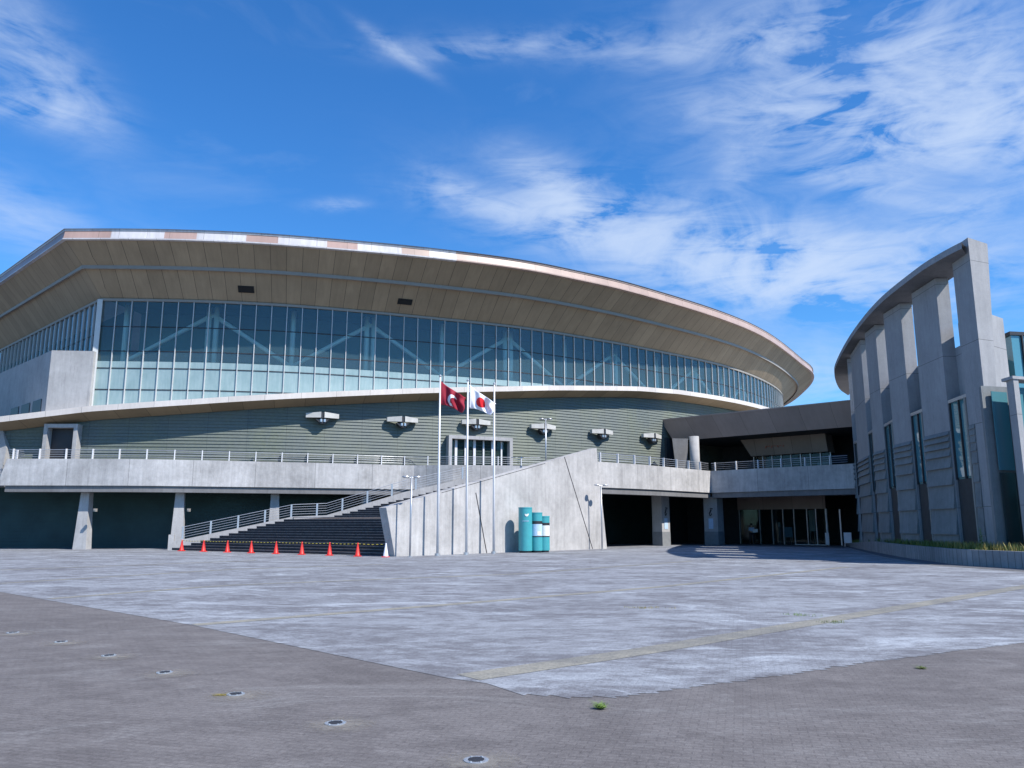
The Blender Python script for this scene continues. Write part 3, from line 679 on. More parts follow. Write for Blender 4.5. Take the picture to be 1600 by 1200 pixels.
# deck slab: polygon between parapets and wall
i0 = min(range(len(WL)), key=lambda i: abs(WL[i].x + 33.5)); i1 = min(range(len(WL)), key=lambda i: abs(WL[i].x - 14.2))
pl = [v3(p, 0) for p in offset(TP, -.2)] + [Vector((2, 60.0, 0)), v3(offset(TR, -.2)[0], 0)] + [v3(p, 0) for p in offset(TR, -.2)[1:]] + [v3(p, 0) for p in offset(TQ, -.2)[1:]]
pl += [Vector((34, 66, 0)), Vector((34, 84, 0)), Vector((24, 84, 0))] + [v3(WL[i], 0) for i in range(i1, i0, -4)]
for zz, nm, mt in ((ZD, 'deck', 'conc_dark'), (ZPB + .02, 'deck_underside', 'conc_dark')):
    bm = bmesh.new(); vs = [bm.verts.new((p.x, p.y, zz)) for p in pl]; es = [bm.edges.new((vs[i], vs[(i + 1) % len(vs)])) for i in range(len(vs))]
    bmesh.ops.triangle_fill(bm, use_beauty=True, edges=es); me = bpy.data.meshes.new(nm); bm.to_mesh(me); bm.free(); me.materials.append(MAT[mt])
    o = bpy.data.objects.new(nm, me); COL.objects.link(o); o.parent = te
# battered columns under the left terrace
def column(px, Yoff=.9):
    TPo = offset(TP, -Yoff); c_, z = curtain(TPo, px, 760); i = min(range(len(TP)), key=lambda j: (TPo[j] - c_).length); n = normals(TP)[i]; d = Vector((-n.y, n.x))
    b = MB(); zt_ = ZPB - .42; A = []; 
    def ring4(z, w0, w1, f, k): return [v3(c_ - d * w0 + n * f, z), v3(c_ + d * w1 + n * f, z), v3(c_ + d * w1 - n * k, z), v3(c_ - d * w0 - n * k, z)]
    a = ring4(0, .40, .48, .2, .6); m = ring4(2.1, .33, .36, .1, .6); t = ring4(zt_, .28, .28, .0, .6)
    for p, q in ((a, m), (m, t)):
        for k in range(4): b.face([p[k], p[(k + 1) % 4], q[(k + 1) % 4], q[k]])
    return b.build('pillar', 'conc', te)
for px in (134, 282, 430.5, 574.5): column(px)
for px, py in ((149, 797), (295, 797)):
    p = PY(px, py, 53.6); MB().box((p.x, p.y, p.z), (.16, .22, .2)).box((p.x, p.y - .13, p.z + .02), (.1, .04, .1)).build('pillar_lamp', 'silver', te)
# pillar pair and dark back wall under the right terrace
def rpillar(px, Y, w, dpt, poster):
    p = PY(px, 850, Y); ang = math.atan2(-.68, .73) if px > 1080 else math.atan2(.68, .73)
    b = MB(); b.box((p.x, p.y, (ZPB - .3) / 2), (w, dpt, ZPB - .3), ang); c_ = b.build('pillar', 'conc', te)
    return p, ang, c_
p1, a1, c1 = rpillar(1034, 64.5, 1.05, .95, True); p2, a2, c2 = rpillar(1117, 66.8, 1.25, 1.0, True)
for p, a, c_ in ((p1, a1, c1), (p2, a2, c2)):
    n = Vector((math.sin(a), -math.cos(a))); d = Vector((math.cos(a), math.sin(a))); w = 1.05 if p is p1 else 1.25; dp = .95 if p is p1 else 1.0
    f = Vector((p.x, p.y)) + n * (dp / 2 + .012)
    MB().box((p.x, p.y, .55), (w + .03, dp + .03, 1.1), a).build('grey_skirting', 'gray_band', c_)
    q = f; b = MB(); b.box((q.x, q.y, 1.75), (.42, .02, .85), a); b.build('notice_panel', 'paper_blue', c_)
    b = MB(); q = f + n * .01
    for x, z, w_, h_, tl in ((0, 2.75, .12, .34, 25), (.1, 2.98, .26, .08, 10), (-.08, 2.5, .07, .3, -15), (.06, 2.48, .07, .22, 30)):
        b.box((q.x + d.x * x, q.y + d.y * x, z), (w_, .02, h_), a, 0, Matrix.Rotation(R(tl), 3, 'Y'))
    b.build('dancer_emblem', 'ink', c_)
# small junction boxes on left pillars
# ------------------------------------------------------------------ railings
def railing(P, label, s0=1.0, spc=1.78, zb=ZPT, h=.68, skipto=0, post='white_metal'):
    t = thing('terrace_railing', label, 'railing'); I = resample(offset(P, -.17), .25); A = arc(I); N = normals(I)
    def at(s):
        for i in range(len(A) - 1):
            if A[i] <= s <= A[i + 1]: return I[i].lerp(I[i + 1], (s - A[i]) / (A[i + 1] - A[i])), N[i]
        return I[-1], N[-1]
    s = s0
    while s < A[-1]:
        p, n = at(s); MB().box((p.x, p.y, zb + h / 2), (.16, .06, h + .02), math.atan2(n.y, n.x)).build('post', post, t); s += spc
    for k in range(4):
        z = zb + .16 + k * .155; MB().tube([v3(p, z) for p in I[::3]], .014 if k < 3 else .022, 6).build('rail', 'steel', t)
    return t
railing(TP, 'steel rail with white posts on parapet in front of the green slatted wall', .3)
railing(TR, 'short steel rail on sunlit parapet right of the sloping wall', .4)
railing(TQ, 'steel rail on the shaded parapet under the brown canopy', .35, 1.9)
# rail returning back at the terrace's left end
lb = [Vector(TP[0]) , Vector((TP[0].x + .6, TP[0].y + 2.6))]
railing([lb[0] + Vector((.2, .3)), lb[1]], 'short rail closing left end of the terrace', .5, .8)

# ------------------------------------------------------------------ staircase
st = thing('staircase', 'wide dark outdoor steps rising from plaza to the terrace', 'staircase')
Lb = Vector((-22.4, 52.9)); Ld = Vector((.963, .268)); 
W0 = Vector((G(612, 870).x, G(612, 870).y)); W1 = Vector((G(948, 857.5).x, G(948, 857.5).y)); Wd = (W1 - W0).normalized(); Wn = Vector((Wd.y, -Wd.x)); WLn = (W1 - W0).length
Lend = 20.5; 
# fraction along the flight -> (left point, right point)
def lp(t): return Lb + Ld * (t * Lend)
def rp(t): return W0 - Wn * .62 + Wd * (t * WLn * .93 + .6)
steps = []
t = 0; z = 0; n1_, n2_ = 13, 20
prof = [(0, 0)]
for k in range(n1_): z += .155; prof.append((.37 * k / n1_, z)); prof.append((.37 * (k + 1) / n1_, z))
t1 = .48; 
for k in range(n2_):
    z += (ZD - 13 * .155) / n2_; tt = t1 + (1 - t1) * k / n2_; prof.append((tt, z)); prof.append((t1 + (1 - t1) * (k + 1) / n2_, z))
b = MB(); nb = MB(); 
for i in range(len(prof) - 1):
    (ta, za), (tb, zb_) = prof[i], prof[i + 1]
    b.face([v3(lp(ta), za), v3(rp(ta), za), v3(rp(tb), zb_), v3(lp(tb), zb_)])
    if zb_ > za:                               # nosing strip
        u = Vector((-.6, -.8)) * .012; o = Vector((.6, .8)) * .05
        nb.extr([v3(lp(ta) + u, zb_ - .028), v3(rp(ta) + u, zb_ - .028), v3(rp(ta) + u, zb_ + .006), v3(lp(ta) + u, zb_ + .006)], (o.x, o.y, 0))
b.build('steps', 'stair_tread', st); nb.build('step_nosing', 'stair_nose', st)
# back curb wall following the flight, with a rail
def zc(s):                                      # top of curb along s (metres from its foot)
    p = lp(s / Lend)
    return interp(s, [(0, .55), (.37 * Lend, 2.2), (.48 * Lend, 2.3), (.75 * Lend, 4.0), (Lend, 5.2)])
cs = [0, .3, .37 * Lend, .48 * Lend, Lend * .75, Lend]; b = MB()
for i in range(len(cs) - 1):
    a, c_ = cs[i], cs[i + 1]; n = Vector((-Ld.y, Ld.x))
    A, C = Lb + Ld * a - n * .02, Lb + Ld * c_ - n * .02; h = .62
    b.extr([v3(A, max(0, zc(a) - h)), v3(C, max(0, zc(c_) - h)), v3(C, zc(c_)), v3(A, zc(a))], (n.x * .35, n.y * .35, 0))
b.build('curb_wall', 'conc', st)
b = MB(); b.box((Lb.x - .12, Lb.y + .18, .5), (.34, .5, 1.0), .27); b.build('newel_block', 'conc', st)
n = Vector((-Ld.y, Ld.x)) * .17
for k in range(12):
    s = .6 + k * 1.72; p = Lb + Ld * s + n; z = zc(s); MB().box((p.x, p.y, z + .42), (.12, .06, .86), math.atan2(Ld.y, Ld.x)).build('rail_post', 'steel', st)
for k in range(5):
    q = [v3(Lb + Ld * s + n, zc(s) + .16 + k * .165) for s in (.5, .37 * Lend, .48 * Lend, Lend * .75, Lend - .2)]
    MB().tube(q, .014 if k < 4 else .022, 6).build('handrail', 'steel', st)

# tall sloping wall beside the steps
sw = thing('sloping_wall', 'tall wedge shaped grey concrete wall rising right of the dark steps', 'wall')
tl = Vector((0, 0, 0)); 
def on_wall(px, py, off=0.):
    """point of the wall's outer face seen at a photo pixel"""
    r = ray(px, py); w = W0 + Wn * off; tt = (w.dot(Wn)) / (r.x * Wn.x + r.y * Wn.y); return Vector((r.x * tt, r.y * tt, EYE + r.z * tt))
A_, B_, C_, D_ = on_wall(617, 870), on_wall(603.5, 793), on_wall(932, 700), on_wall(948.5, 857.5); A_.z = 0; D_.z = 0
b = MB(); 
# subdivide the face so joints run true
b.extr([A_, D_, C_, B_], (-Wn.x * .6, -Wn.y * .6, 0)); b.build('wall_panel', 'conc_wedge', sw)
def joint(pts, name='panel_joint', w=.035):
    for (x0, y0), (x1, y1) in zip(pts, pts[1:]):
        a, c_ = on_wall(x0, y0, .006), on_wall(x1, y1, .006); d = (c_ - a).normalized(); s_ = d.cross(Vector((Wn.x, Wn.y, 0))).normalized() * w
        MB().extr([a - s_, a + s_, c_ + s_, c_ - s_], (-Wn.x * .02, -Wn.y * .02, 0)).build(name, 'dark_metal', sw)
joint([(882, 714), (926, 857.5)]); joint([(743.5, 770), (760.5, 864)])
joint([(690, 770), (852, 724)], w=.014)
# upper coping rail band above the wedge, in line behind it
b = MB(); 
bw = [(Lb + Ld * Lend * .78)]
# ------------------------------------------------------------------ cones and bars
def make_cone(white=False):
    t = thing('traffic_cone', '', 'traffic cone')
    b = MB(); b.box((0, 0, .02), (.36, .36, .04)); b.build('base', 'cone_red' if not white else 'cone_red', t)
    b = MB(); b.tube([(0, 0, .04), (0, 0, .06), (0, 0, .66), (0, 0, .70)], [.15, .135, .035, .03], 14); b.build('cone_body', 'cone_white' if white else 'cone_red', t, True)
    return t
cpx = [(294.5, 862.5), (328, 863), (364.5, 864), (401, 865), (439, 866), (478.5, 866.8), (521, 867.6), (564, 868.4)]
ordn = ['leftmost', 'second', 'third', 'fourth', 'fifth', 'sixth', 'seventh', 'last']
cone = make_cone(); cones = []
FD = (W0 - Lb).normalized(); FN = Vector((FD.y, -FD.x)); FN = FN if FN.y < 0 else -FN
def foot_line(px, off):
    r = Vector(((px - 800) / FPX, 1)); o_ = Lb + FN * off; h = hit(Vector((0, 0)), r.normalized(), [o_ - FD * 5, o_ + FD * 30]); return h[1]
for k, (px, py) in enumerate(cpx):
    p = foot_line(px, .75); lab = '%s red traffic cone counted from the left at the foot of the steps' % ordn[k]
    if k == 0: cone.location = (p.x, p.y, .004); c_ = cone
    else: c_ = dup(cone, (p.x, p.y, .004))
    c_['label'] = lab; c_['group'] = 'red cones along the foot of the steps'; cones.append(p)
p = foot_line(607, .6); wc = make_cone(True); wc.location = (p.x, p.y, .004); wc['label'] = 'white cone on a red base beside the sloping wall'; cones.append(p)
bar0 = None
for k in range(8):
    a, c_ = cones[k], cones[k + 1]; m = a.lerp(c_, .5); L = (c_ - a).length - .1; ang = math.atan2(c_.y - a.y, c_.x - a.x)
    o = MB().tube([(-L / 2, 0, 0), (-L / 4, 0, -.02), (0, 0, -.03), (L / 4, 0, -.02), (L / 2, 0, 0)], .014, 8).build('barrier_bar', 'stripe')
    o.location = (m.x, m.y, .655); o.rotation_euler = (0, 0, ang)
    tag(o, 'black and yellow barrier bar between %s' % ('the leftmost and second red cones' if k == 0 else 'the last red cone and the white cone' if k == 7 else 'the %s and %s red cones' % (ordn[k], ordn[k + 1])), 'barrier bar', 'striped bars between the cones')

# ------------------------------------------------------------------ flagpoles and flags
def flagpole(x, y, h, label):
    t = thing('flagpole', label, 'flagpole', (x, y, 0), 0, 'flagpoles before the sloping wall')
    MB().tube([(0, 0, 0), (0, 0, h * .5), (0, 0, h)], [.075, .062, .042], 12).build('pole', 'white_metal', t, True)
    MB().tube([(0, 0, 0), (0, 0, .14)], .15, 14).build('base_collar', 'steel', t)
    MB().tube([(0, 0, h), (0, 0, h + .05), (0, 0, h + .13)], [.045, .09, .03], 10).build('truck_cap', 'steel', t)
    return t
PL = []
for px, off in ((686, .95), (730, .95), (772, .95)):
    w = W0 + Wn * off; r = Vector(((px - 800) / FPX, 1)); tt = w.dot(Wn) / r.dot(Wn); PL.append(Vector((r.x * tt, r.y * tt)))
hts = [PY(px, py, p.y).z for (px, py), p in zip(((685.5, 589), (732, 596), (772.5, 601)), PL)]
for p, h, l in zip(PL, hts, ('white flagpole flying the maroon flag', 'white flagpole flying the white flag with red disc', 'bare white flagpole, rightmost of the three')): flagpole(p.x, p.y, h, l)
def flagmat(name, kind):
    m, nt, p = base_mat(name); t = nd(nt, 'ShaderNodeTexCoord'); s = nd(nt, 'ShaderNodeSeparateXYZ'); nt.links.new(t.outputs['UV'], s.inputs[0])
    u, v = s.outputs[0], s.outputs[1]
    def disc(cu, cv, r, asp=1.5):
        a = mth(nt, 'MULTIPLY', mth(nt, 'SUBTRACT', u, cu), asp); c = mth(nt, 'SUBTRACT', v, cv)
        return mth(nt, 'LESS_THAN', mth(nt, 'ADD', mth(nt, 'MULTIPLY', a, a), mth(nt, 'MULTIPLY', c, c)), r * r)
    if kind == 'sun': col = mixc(nt, disc(.5, .5, .29), (.80, .80, .84), (.72, .012, .02))
    else:
        ringo = mth(nt, 'SUBTRACT', disc(.56, .42, .33), disc(.66, .36, .30), clamp=True)
        lim = mth(nt, 'LESS_THAN', u, .80); e = mth(nt, 'MULTIPLY', ringo, lim); e = mth(nt, 'MAXIMUM', e, disc(.47, .16, .085))
        col = mixc(nt, e, (.28, .008, .028), (.8, .8, .82))
    nt.links.new(col, p.inputs['Base Color']); p.inputs['Roughness'].default_value = .8
    p.inputs['Transmission Weight'].default_value = 0
flagmat('flag_white', 'sun'); flagmat('flag_maroon', 'swoosh')
def flag(name, quad, ppos, mat, label):
    """quad: photo corners hoist-top, fly-top, fly-bottom, hoist-bottom; cloth hangs in a rippled sheet by its pole"""
    Y = ppos.y; q = [PY(x, y, Y) for x, y in quad]; b = MB(); nu, nv = 28, 16; g = []
    for j in range(nv + 1):
        rw = []
        for i in range(nu + 1):
            u, v = i / nu, j / nv; a = q[0].lerp(q[1], u); c = q[3].lerp(q[2], u); p = a.lerp(c, v)
            wv = (.16 * math.sin(u * 8.5 + v * 2.2) + .09 * math.sin(u * 15 - v * 5)) * min(1, u * 2.2)
            rw.append(p + Vector((.10 * math.sin(v * 5 + u * 4) * u, wv - .1 * u, -.12 * math.sin(math.pi * u) * (1 - v) + .10 * math.sin(math.pi * u) * v)))
        g.append(rw)
    for j in range(nv):
        for i in range(nu):
            b.face([g[j][i], g[j][i + 1], g[j + 1][i + 1], g[j + 1][i]], 0, [(i / nu, 1 - j / nv), ((i + 1) / nu, 1 - j / nv), ((i + 1) / nu, 1 - (j + 1) / nv), (i / nu, 1 - (j + 1) / nv)])
    o = b.build(name, mat, None, True); md = o.modifiers.new('s', 'SOLIDIFY'); md.thickness = .006
    return tag(o, label, 'flag')
flag('flag', [(688.5, 595), (730, 621), (721, 647), (688.5, 632)], PL[0], 'flag_maroon', 'maroon flag with white curved emblem, flying on the left pole')
flag('flag', [(733.5, 601), (777, 630), (765, 650), (733.5, 638)], PL[1], 'flag_white', 'white flag with a red disc, flying on the middle pole')

# ------------------------------------------------------------------ lamps
def lamp(x, y, z0, h, label, rz):
    t = thing('street_lamp', label, 'street lamp', (x, y, z0), rz, 'slim twin head lamps')
    MB().tube([(0, 0, 0), (0, 0, h)], .05, 10).build('pole', 'steel', t, True)
    MB().tube([(0, 0, 0), (0, 0, .03)], .13, 12).build('base_plate', 'steel', t)
    MB().tube([(-.3, 0, h - .08), (.3, 0, h - .08)], .03, 8).build('cross_arm', 'steel', t)
    for s_ in (-1, 1): MB().tube([(s_ * .30, 0, h - .10), (s_ * .30, 0, h - .05), (s_ * .30, 0, h)], [.10, .21, .18], 16).build('lamp_head', 'steel', t)
    return t
def wall_near(px, off):
    w = W0 + Wn * off; r = Vector(((px - 800) / FPX, 1)); tt = w.dot(Wn) / r.dot(Wn); return Vector((r.x * tt, r.y * tt))
pL = wall_near(644, .95); lamp(pL.x, pL.y, 0, PY(645, 744, pL.y).z, 'slim twin head lamp left of the maroon flag pole', .3)
pL = wall_near(938, .95); lamp(pL.x, pL.y, 0, PY(939, 757, pL.y).z, 'slim twin head lamp at right end of the sloping wall', .3)
lamp(2.52, 58.5, ZD, PY(853, 654, 58.5).z - ZD, 'slim lamp standing up on the terrace before the slatted wall', .1)

# ------------------------------------------------------------------ teal information pillars
kp = wall_near(822, 1.15)
ki = thing('information_pillar', 'teal triple cylinder sign pillar with notices by the sloping wall', 'sign pillar', (0, 0, 0))
def cyl(x, y, r, z0, z1, mat, name, par, dz=0, seg=32, a0=0, a1=360):
    b = MB(); n = seg
    P = [(x + r * math.cos(R(a0 + (a1 - a0) * k / n)), y + r * math.sin(R(a0 + (a1 - a0) * k / n))) for k in range(n + (0 if a1 - a0 == 360 else 1))]
    if a1 - a0 == 360: b.prism(P, z0, z1)
    else:
        for i in range(len(P) - 1): b.face([(P[i][0], P[i][1], z0), (P[i + 1][0], P[i + 1][1], z0), (P[i + 1][0], P[i + 1][1], z1), (P[i][0], P[i][1], z1)])
    return b.build(name, mat, par)
ksp = [(820.5, 793, .41), (837.5, 801, .36), (849.5, 806.5, .33)]
for k, (px, py, r) in enumerate(ksp):
    y = kp.y + k * .35; x = (px - 800) / FPX * y; z = PY(px, py, y).z
    c_ = cyl(x, y, r, .12, z, 'teal_paint', 'pillar_drum', ki); cyl(x, y, r - .05, 0, .12, 'dark_metal', 'plinth', c_)
    cyl(x, y, r + .012, z - .06, z + .01, 'teal_paint', 'top_band', c_)
    if k:
        cyl(x, y, r + .01, .92, 1.86 - .1 * (k - 1), 'dark_metal', 'notice_recess', c_, 0, 20, 195, 345)
        cyl(x, y, r + .02, .98, 1.68 - .08 * (k - 1), 'paper_blue' if k == 1 else 'paper', 'notice_sheet', c_, 0, 16, 205, 335)
        if k == 1: cyl(x, y, r + .028, 1.02, 1.25, 'paper', 'white_card', c_, 0, 8, 275, 310)
    else:
        b = MB()
        for th_, w_, z1 in [(q * 6, .012 + .03 * math.sin(q / 10 * math.pi), z - .32 - .02 * q + .0022 * q * q) for q in range(11)]:
            an = R(268 + th_ * .45); rr = r + .012; b.box((x + rr * math.cos(an), y + rr * math.sin(an), z1 - .1), (.012, .05, w_ * 2 + .05), an)
        b.build('white_emblem', 'paper', c_)
        b = MB()
        for q in range(9): an = R(248 + q * 6.2); rr = r + .008; b.box((x + rr * math.cos(an), y + rr * math.sin(an), z - .8), (.008, .026, .045 if q % 2 else .06), an)
        b.build('lettering', 'paper_blue', c_)

# ------------------------------------------------------------------ entrance hall with brown canopy
eh = thing('entrance_hall', 'recessed entrance hall under a sloping brown canopy between arena and curved building', 'building')
u3 = (TQ[-1] - TQ[0]).normalized(); n3 = Vector((-u3.y, u3.x)); n3 = n3 if n3.y > 0 else -n3     # n3 points back into the building
ZC = 11.2
ca, cb_ = PZ(1032, 657, ZC), PZ(1331, 626.5, ZC); ca2 = Vector(ca[:2]); cb2 = Vector(cb_[:2]); cd = (cb2 - ca2).normalized(); cn = Vector((-cd.y, cd.x)); cn = cn if cn.y > 0 else -cn
cb2 = cb2 + cd * 6
zlo = 9.25
la, lb_ = ca2 + cn * .5 + cd * 1.0, cb2 + cn * .5
b = MB(); b.strip([v3(ca2.lerp(cb2, k / 8), ZC) for k in range(9)], [v3(la.lerp(lb_, k / 8), zlo) for k in range(9)]); b.face([v3(ca2, ZC), v3(la, zlo), v3(la + cn * 3, zlo), v3(ca2 + cn * 3, ZC)])
b.build('canopy_fascia', 'canopy_brown', eh)
b = MB(); b.extr([v3(ca2 - cn * .04, ZC + .0), v3(cb2 - cn * .04, ZC), v3(cb2 - cn * .04, ZC + .1), v3(ca2 - cn * .04, ZC + .1)], (cn.x * .5, cn.y * .5, 0)); b.build('canopy_edge', 'fascia_beige', eh)
b = MB(); b.face([v3(ca2 + cn * .4, ZC + .08), v3(cb2 + cn * .4, ZC + .08), v3(cb2 + cn * 22, ZC + .08), v3(ca2 + cn * 22, ZC + .08)]); b.build('canopy_roof', 'roof_metal', eh)
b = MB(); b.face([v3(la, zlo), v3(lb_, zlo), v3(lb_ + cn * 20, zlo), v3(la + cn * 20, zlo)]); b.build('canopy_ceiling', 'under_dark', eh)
# back walls, upper and lower floors
Q0 = TQ[0]
def Q(t, s): return Q0 + u3 * t + n3 * s
def ratio_t(px, s):
    """distance along the facade direction where a plane set back s metres is seen at photo column px"""
    r = Vector(((px - 800) / FPX, 1)); h = hit(Vector((0, 0)), r.normalized(), [Q(-30, s), Q(40, s)]); return (h[1] - Q(0, s)).dot(u3)
def wall(t0, t1, s, z0, z1, name, mat, th_=.1, par=eh):
    a, c_ = Q(t0, s), Q(t1, s); return MB().extr([v3(a, z0), v3(c_, z0), v3(c_, z1), v3(a, z1)], (n3.x * th_, n3.y * th_, 0)).build(name, mat, par)
sD = 6.0; tD0, tD1 = ratio_t(1148, sD), ratio_t(1284, sD)
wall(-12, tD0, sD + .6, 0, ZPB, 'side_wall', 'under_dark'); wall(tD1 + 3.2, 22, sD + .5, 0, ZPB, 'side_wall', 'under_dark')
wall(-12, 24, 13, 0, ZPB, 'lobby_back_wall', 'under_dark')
wall(tD0, tD1, sD, 2.95, 4.1, 'door_header', 'canopy_brown')
wall(tD0 + .1, tD1 - .06, sD + .12, .05, 2.95, 'door_glazing', 'glass_door', .012)
fx = [1150, 1181, 1200.5, 1217, 1234, 1254, 1268]
for x in fx:
    t = ratio_t(x, sD); p = Q(t, sD + .06); MB().box((p.x, p.y, 1.475), (.055, .1, 2.95), math.atan2(u3.y, u3.x)).build('door_frame', 'steel', eh)
t = tD1; p = Q(t, sD + .06); MB().box((p.x, p.y, 1.475), (.13, .16, 2.95), math.atan2(u3.y, u3.x)).build('door_frame', 'white_metal', eh)
t = ratio_t(1234, sD); wall(t, tD1, sD - .02, 0.006, .06, 'door_sill', 'white_metal', .1)
t = ratio_t(1307, sD + .5); p = Q(t, sD + .3); MB().box((p.x, p.y, 1.45), (.1, .1, 2.9), math.atan2(u3.y, u3.x)).build('door_frame', 'steel', eh)
b = MB(); b.face([v3(Q(-12, .5), .012), v3(Q(24, .5), .012), v3(Q(24, 13), .012), v3(Q(-12, 13), .012)]); b.build('lobby_floor', 'asphalt', eh)
# upper floor
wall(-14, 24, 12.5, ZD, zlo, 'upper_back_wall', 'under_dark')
tS0, tS1 = ratio_t(1158, 7.2), ratio_t(1291, 7.2); tb0, tb1 = ratio_t(1170, 7.2), ratio_t(1291, 7.2)
a, c_, e, f = Q(tS0, 7.2), Q(tS1, 7.2), Q(tb1, 7.6), Q(tb0, 7.6)
b = MB(); b.extr([v3(f, 7.75), v3(e, 7.75), v3(c_, 9.24), v3(a, 9.24)], (n3.x * 1.5, n3.y * 1.5, 0)); sb = b.build('sign_box', 'sign_brown', eh)
b = MB(); tm = ratio_t(1210, 7.3)
for k, (dx, w_, h_, tl_) in enumerate(((-.75, .08, .22, 20), (-.5, .2, .06, -15), (-.2, .07, .2, 30), (.05, .22, .05, 10), (.35, .06, .18, -25), (.6, .18, .05, 15), (.85, .06, .14, 10))):
    p = Q(tm + dx, 7.30); b.box((p.x, p.y, 8.45 + .05 * (k % 2)), (w_, .03, h_), math.atan2(u3.y, u3.x), 0, Matrix.Rotation(R(tl_), 3, 'Y'))
b.build('sign_lettering', 'ink_red', sb)
wall(tb0, tb1, 8.2, ZD, 7.75, 'upper_glazing', 'glass_door', .012)
for k in range(9):
    p = Q(tb0 + (tb1 - tb0) * k / 8, 8.15); MB().box((p.x, p.y, 6.47), (.07, .1, 2.54), math.atan2(u3.y, u3.x)).build('door_frame', 'steel', eh)
for k, (tt_, zz, w_, h_) in enumerate(((.35, 6.7, .9, .5), (.6, 6.6, .6, .8), (.82, 6.8, 1.0, .5))):
    p = Q(tb0 + (tb1 - tb0) * tt_, 9.6); MB().box((p.x, p.y, zz), (w_, .05, h_), math.atan2(u3.y, u3.x)).build('lobby_poster', 'paper_blue', eh)
# columns below the canopy
for px, r_, nm in ((1085, .42, 1),):
    p = PY(px, 700, 68.5); MB().tube([(p.x, p.y, ZD), (p.x, p.y, zlo)], r_, 20).build('column', 'conc', eh, True)
p = PY(1064, 700, 70); MB().extr([(p.x - .35, p.y, ZD), (p.x + .45, p.y + .2, ZD), (p.x + .7, p.y + .2, zlo), (p.x - .75, p.y, zlo)], (.1, .6, 0)).build('raking_column', 'conc_dark', eh)
# end jamb where the slatted wall stops
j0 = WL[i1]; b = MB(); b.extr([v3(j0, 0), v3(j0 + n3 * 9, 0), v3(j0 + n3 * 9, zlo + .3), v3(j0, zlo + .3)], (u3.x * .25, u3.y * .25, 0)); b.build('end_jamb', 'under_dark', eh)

# things in and by the doors
def sgn(name, px, s, z0, z1, w, mat, label, cat, legs=True, group=None):
    p = Q(ratio_t(px, s), s); t = thing(name, label, cat, (p.x, p.y, .012), math.atan2(u3.y, u3.x), group)
    MB().box((0, 0, (z0 + z1) / 2), (w, .05, z1 - z0)).build('board', mat, t)
    if legs:
        for q in (-1, 1): MB().box((q * w * .36, .03, z0 / 2 + .02), (.04, .3, z0 + .04)).build('leg', 'steel', t)
    return t
sgn('notice_stand', 1224, sD + .9, .6, 1.45, .75, 'paper_blue', 'pale blue notice board on legs behind the glass doors', 'notice board')
sgn('banner_stand', 1262, sD + 1.0, 1.1, 2.85, .5, 'paper', 'tall pale banner hanging behind the right hand door glass', 'banner')
b = sgn('small_notice', 1211, sD + .5, 1.45, 1.85, .22, 'paper', 'small white notice on a stand behind the doors', 'notice board')
sgn('white_sign_board', 1283.5, sD - .3, .05, 1.0, .3, 'cone_white', 'low white board at the right door jamb', 'sign board')
sgn('box_sign', 1315, sD - 2.2, .25, 1.05, .58, 'cone_white', 'square white sign stand near the tip of the planter', 'sign board')
# person carrying something, walking in the porch
pp = Q(ratio_t(1168, sD - .9), sD - .9)
def skin_body(name, joints, edges, radii, mat, parent):
    me = bpy.data.meshes.new(name); me.from_pydata(joints, edges, []); o = bpy.data.objects.new(name, me); COL.objects.link(o); me.materials.append(MAT[mat])
    o.modifiers.new('k', 'SKIN'); 
    for v, r in zip(me.skin_vertices[0].data, radii): v.radius = (r, r) if not isinstance(r, tuple) else r
    me.skin_vertices[0].data[0].use_root = True
    md = o.modifiers.new('u', 'SUBSURF'); md.levels = 2; md.render_levels = 2
    o.parent = parent
    for q in me.polygons: q.use_smooth = True
    return o
pt = thing('person', 'person in light blue shirt and dark trousers before the leftmost door glass, carrying a sheet', 'person', (pp.x, pp.y, .012), 0)
J = [(0, 0, .95), (0, 0, 1.15), (0, 0, 1.36), (0, .0, 1.47), (0, -.01, 1.56), (0, -.01, 1.66),
     (.17, 0, 1.38), (.22, -.04, 1.12), (.30, -.2, 1.03), (.36, -.27, 1.04), (-.17, 0, 1.38), (-.21, -.05, 1.12), (-.05, -.24, 1.05), (.04, -.28, 1.06),
     (.1, 0, .9), (.12, -.08, .5), (.12, .02, .08), (.12, -.14, .035), (-.1, 0, .9), (-.12, .06, .5), (-.12, .2, .1), (-.12, .06, .035)]
Ed = [(0, 1), (1, 2), (2, 3), (3, 4), (4, 5), (2, 6), (6, 7), (7, 8), (8, 9), (2, 10), (10, 11), (11, 12), (12, 13), (0, 14), (14, 15), (15, 16), (16, 17), (0, 18), (18, 19), (19, 20), (20, 21)]
Ra = [.13, .125, .14, .06, .085, .08, .065, .045, .035, .03, .065, .045, .035, .03, .09, .06, .045, .035, .09, .06, .045, .035]
skin_body('body', J, Ed, Ra, 'skin', pt)
skin_body('shirt', [J[0], J[1], J[2], J[6], J[7], J[10], J[11]], [(0, 1), (1, 2), (2, 3), (3, 4), (2, 5), (5, 6)], [.15, .145, .155, .08, .06, .08, .06], 'shirt', pt)
skin_body('trousers', [J[0], J[14], J[15], J[16], J[18], J[19], J[20]], [(0, 1), (1, 2), (2, 3), (0, 4), (4, 5), (5, 6)], [.145, .105, .08, .065, .105, .08, .065], 'trousers', pt)
MB().tube([(0, .015, 1.60), (0, .015, 1.68), (0, .0, 1.745), (0, 0, 1.765)], [.09, .1, .07, .01], 12).build('hair', 'hair', pt, True)
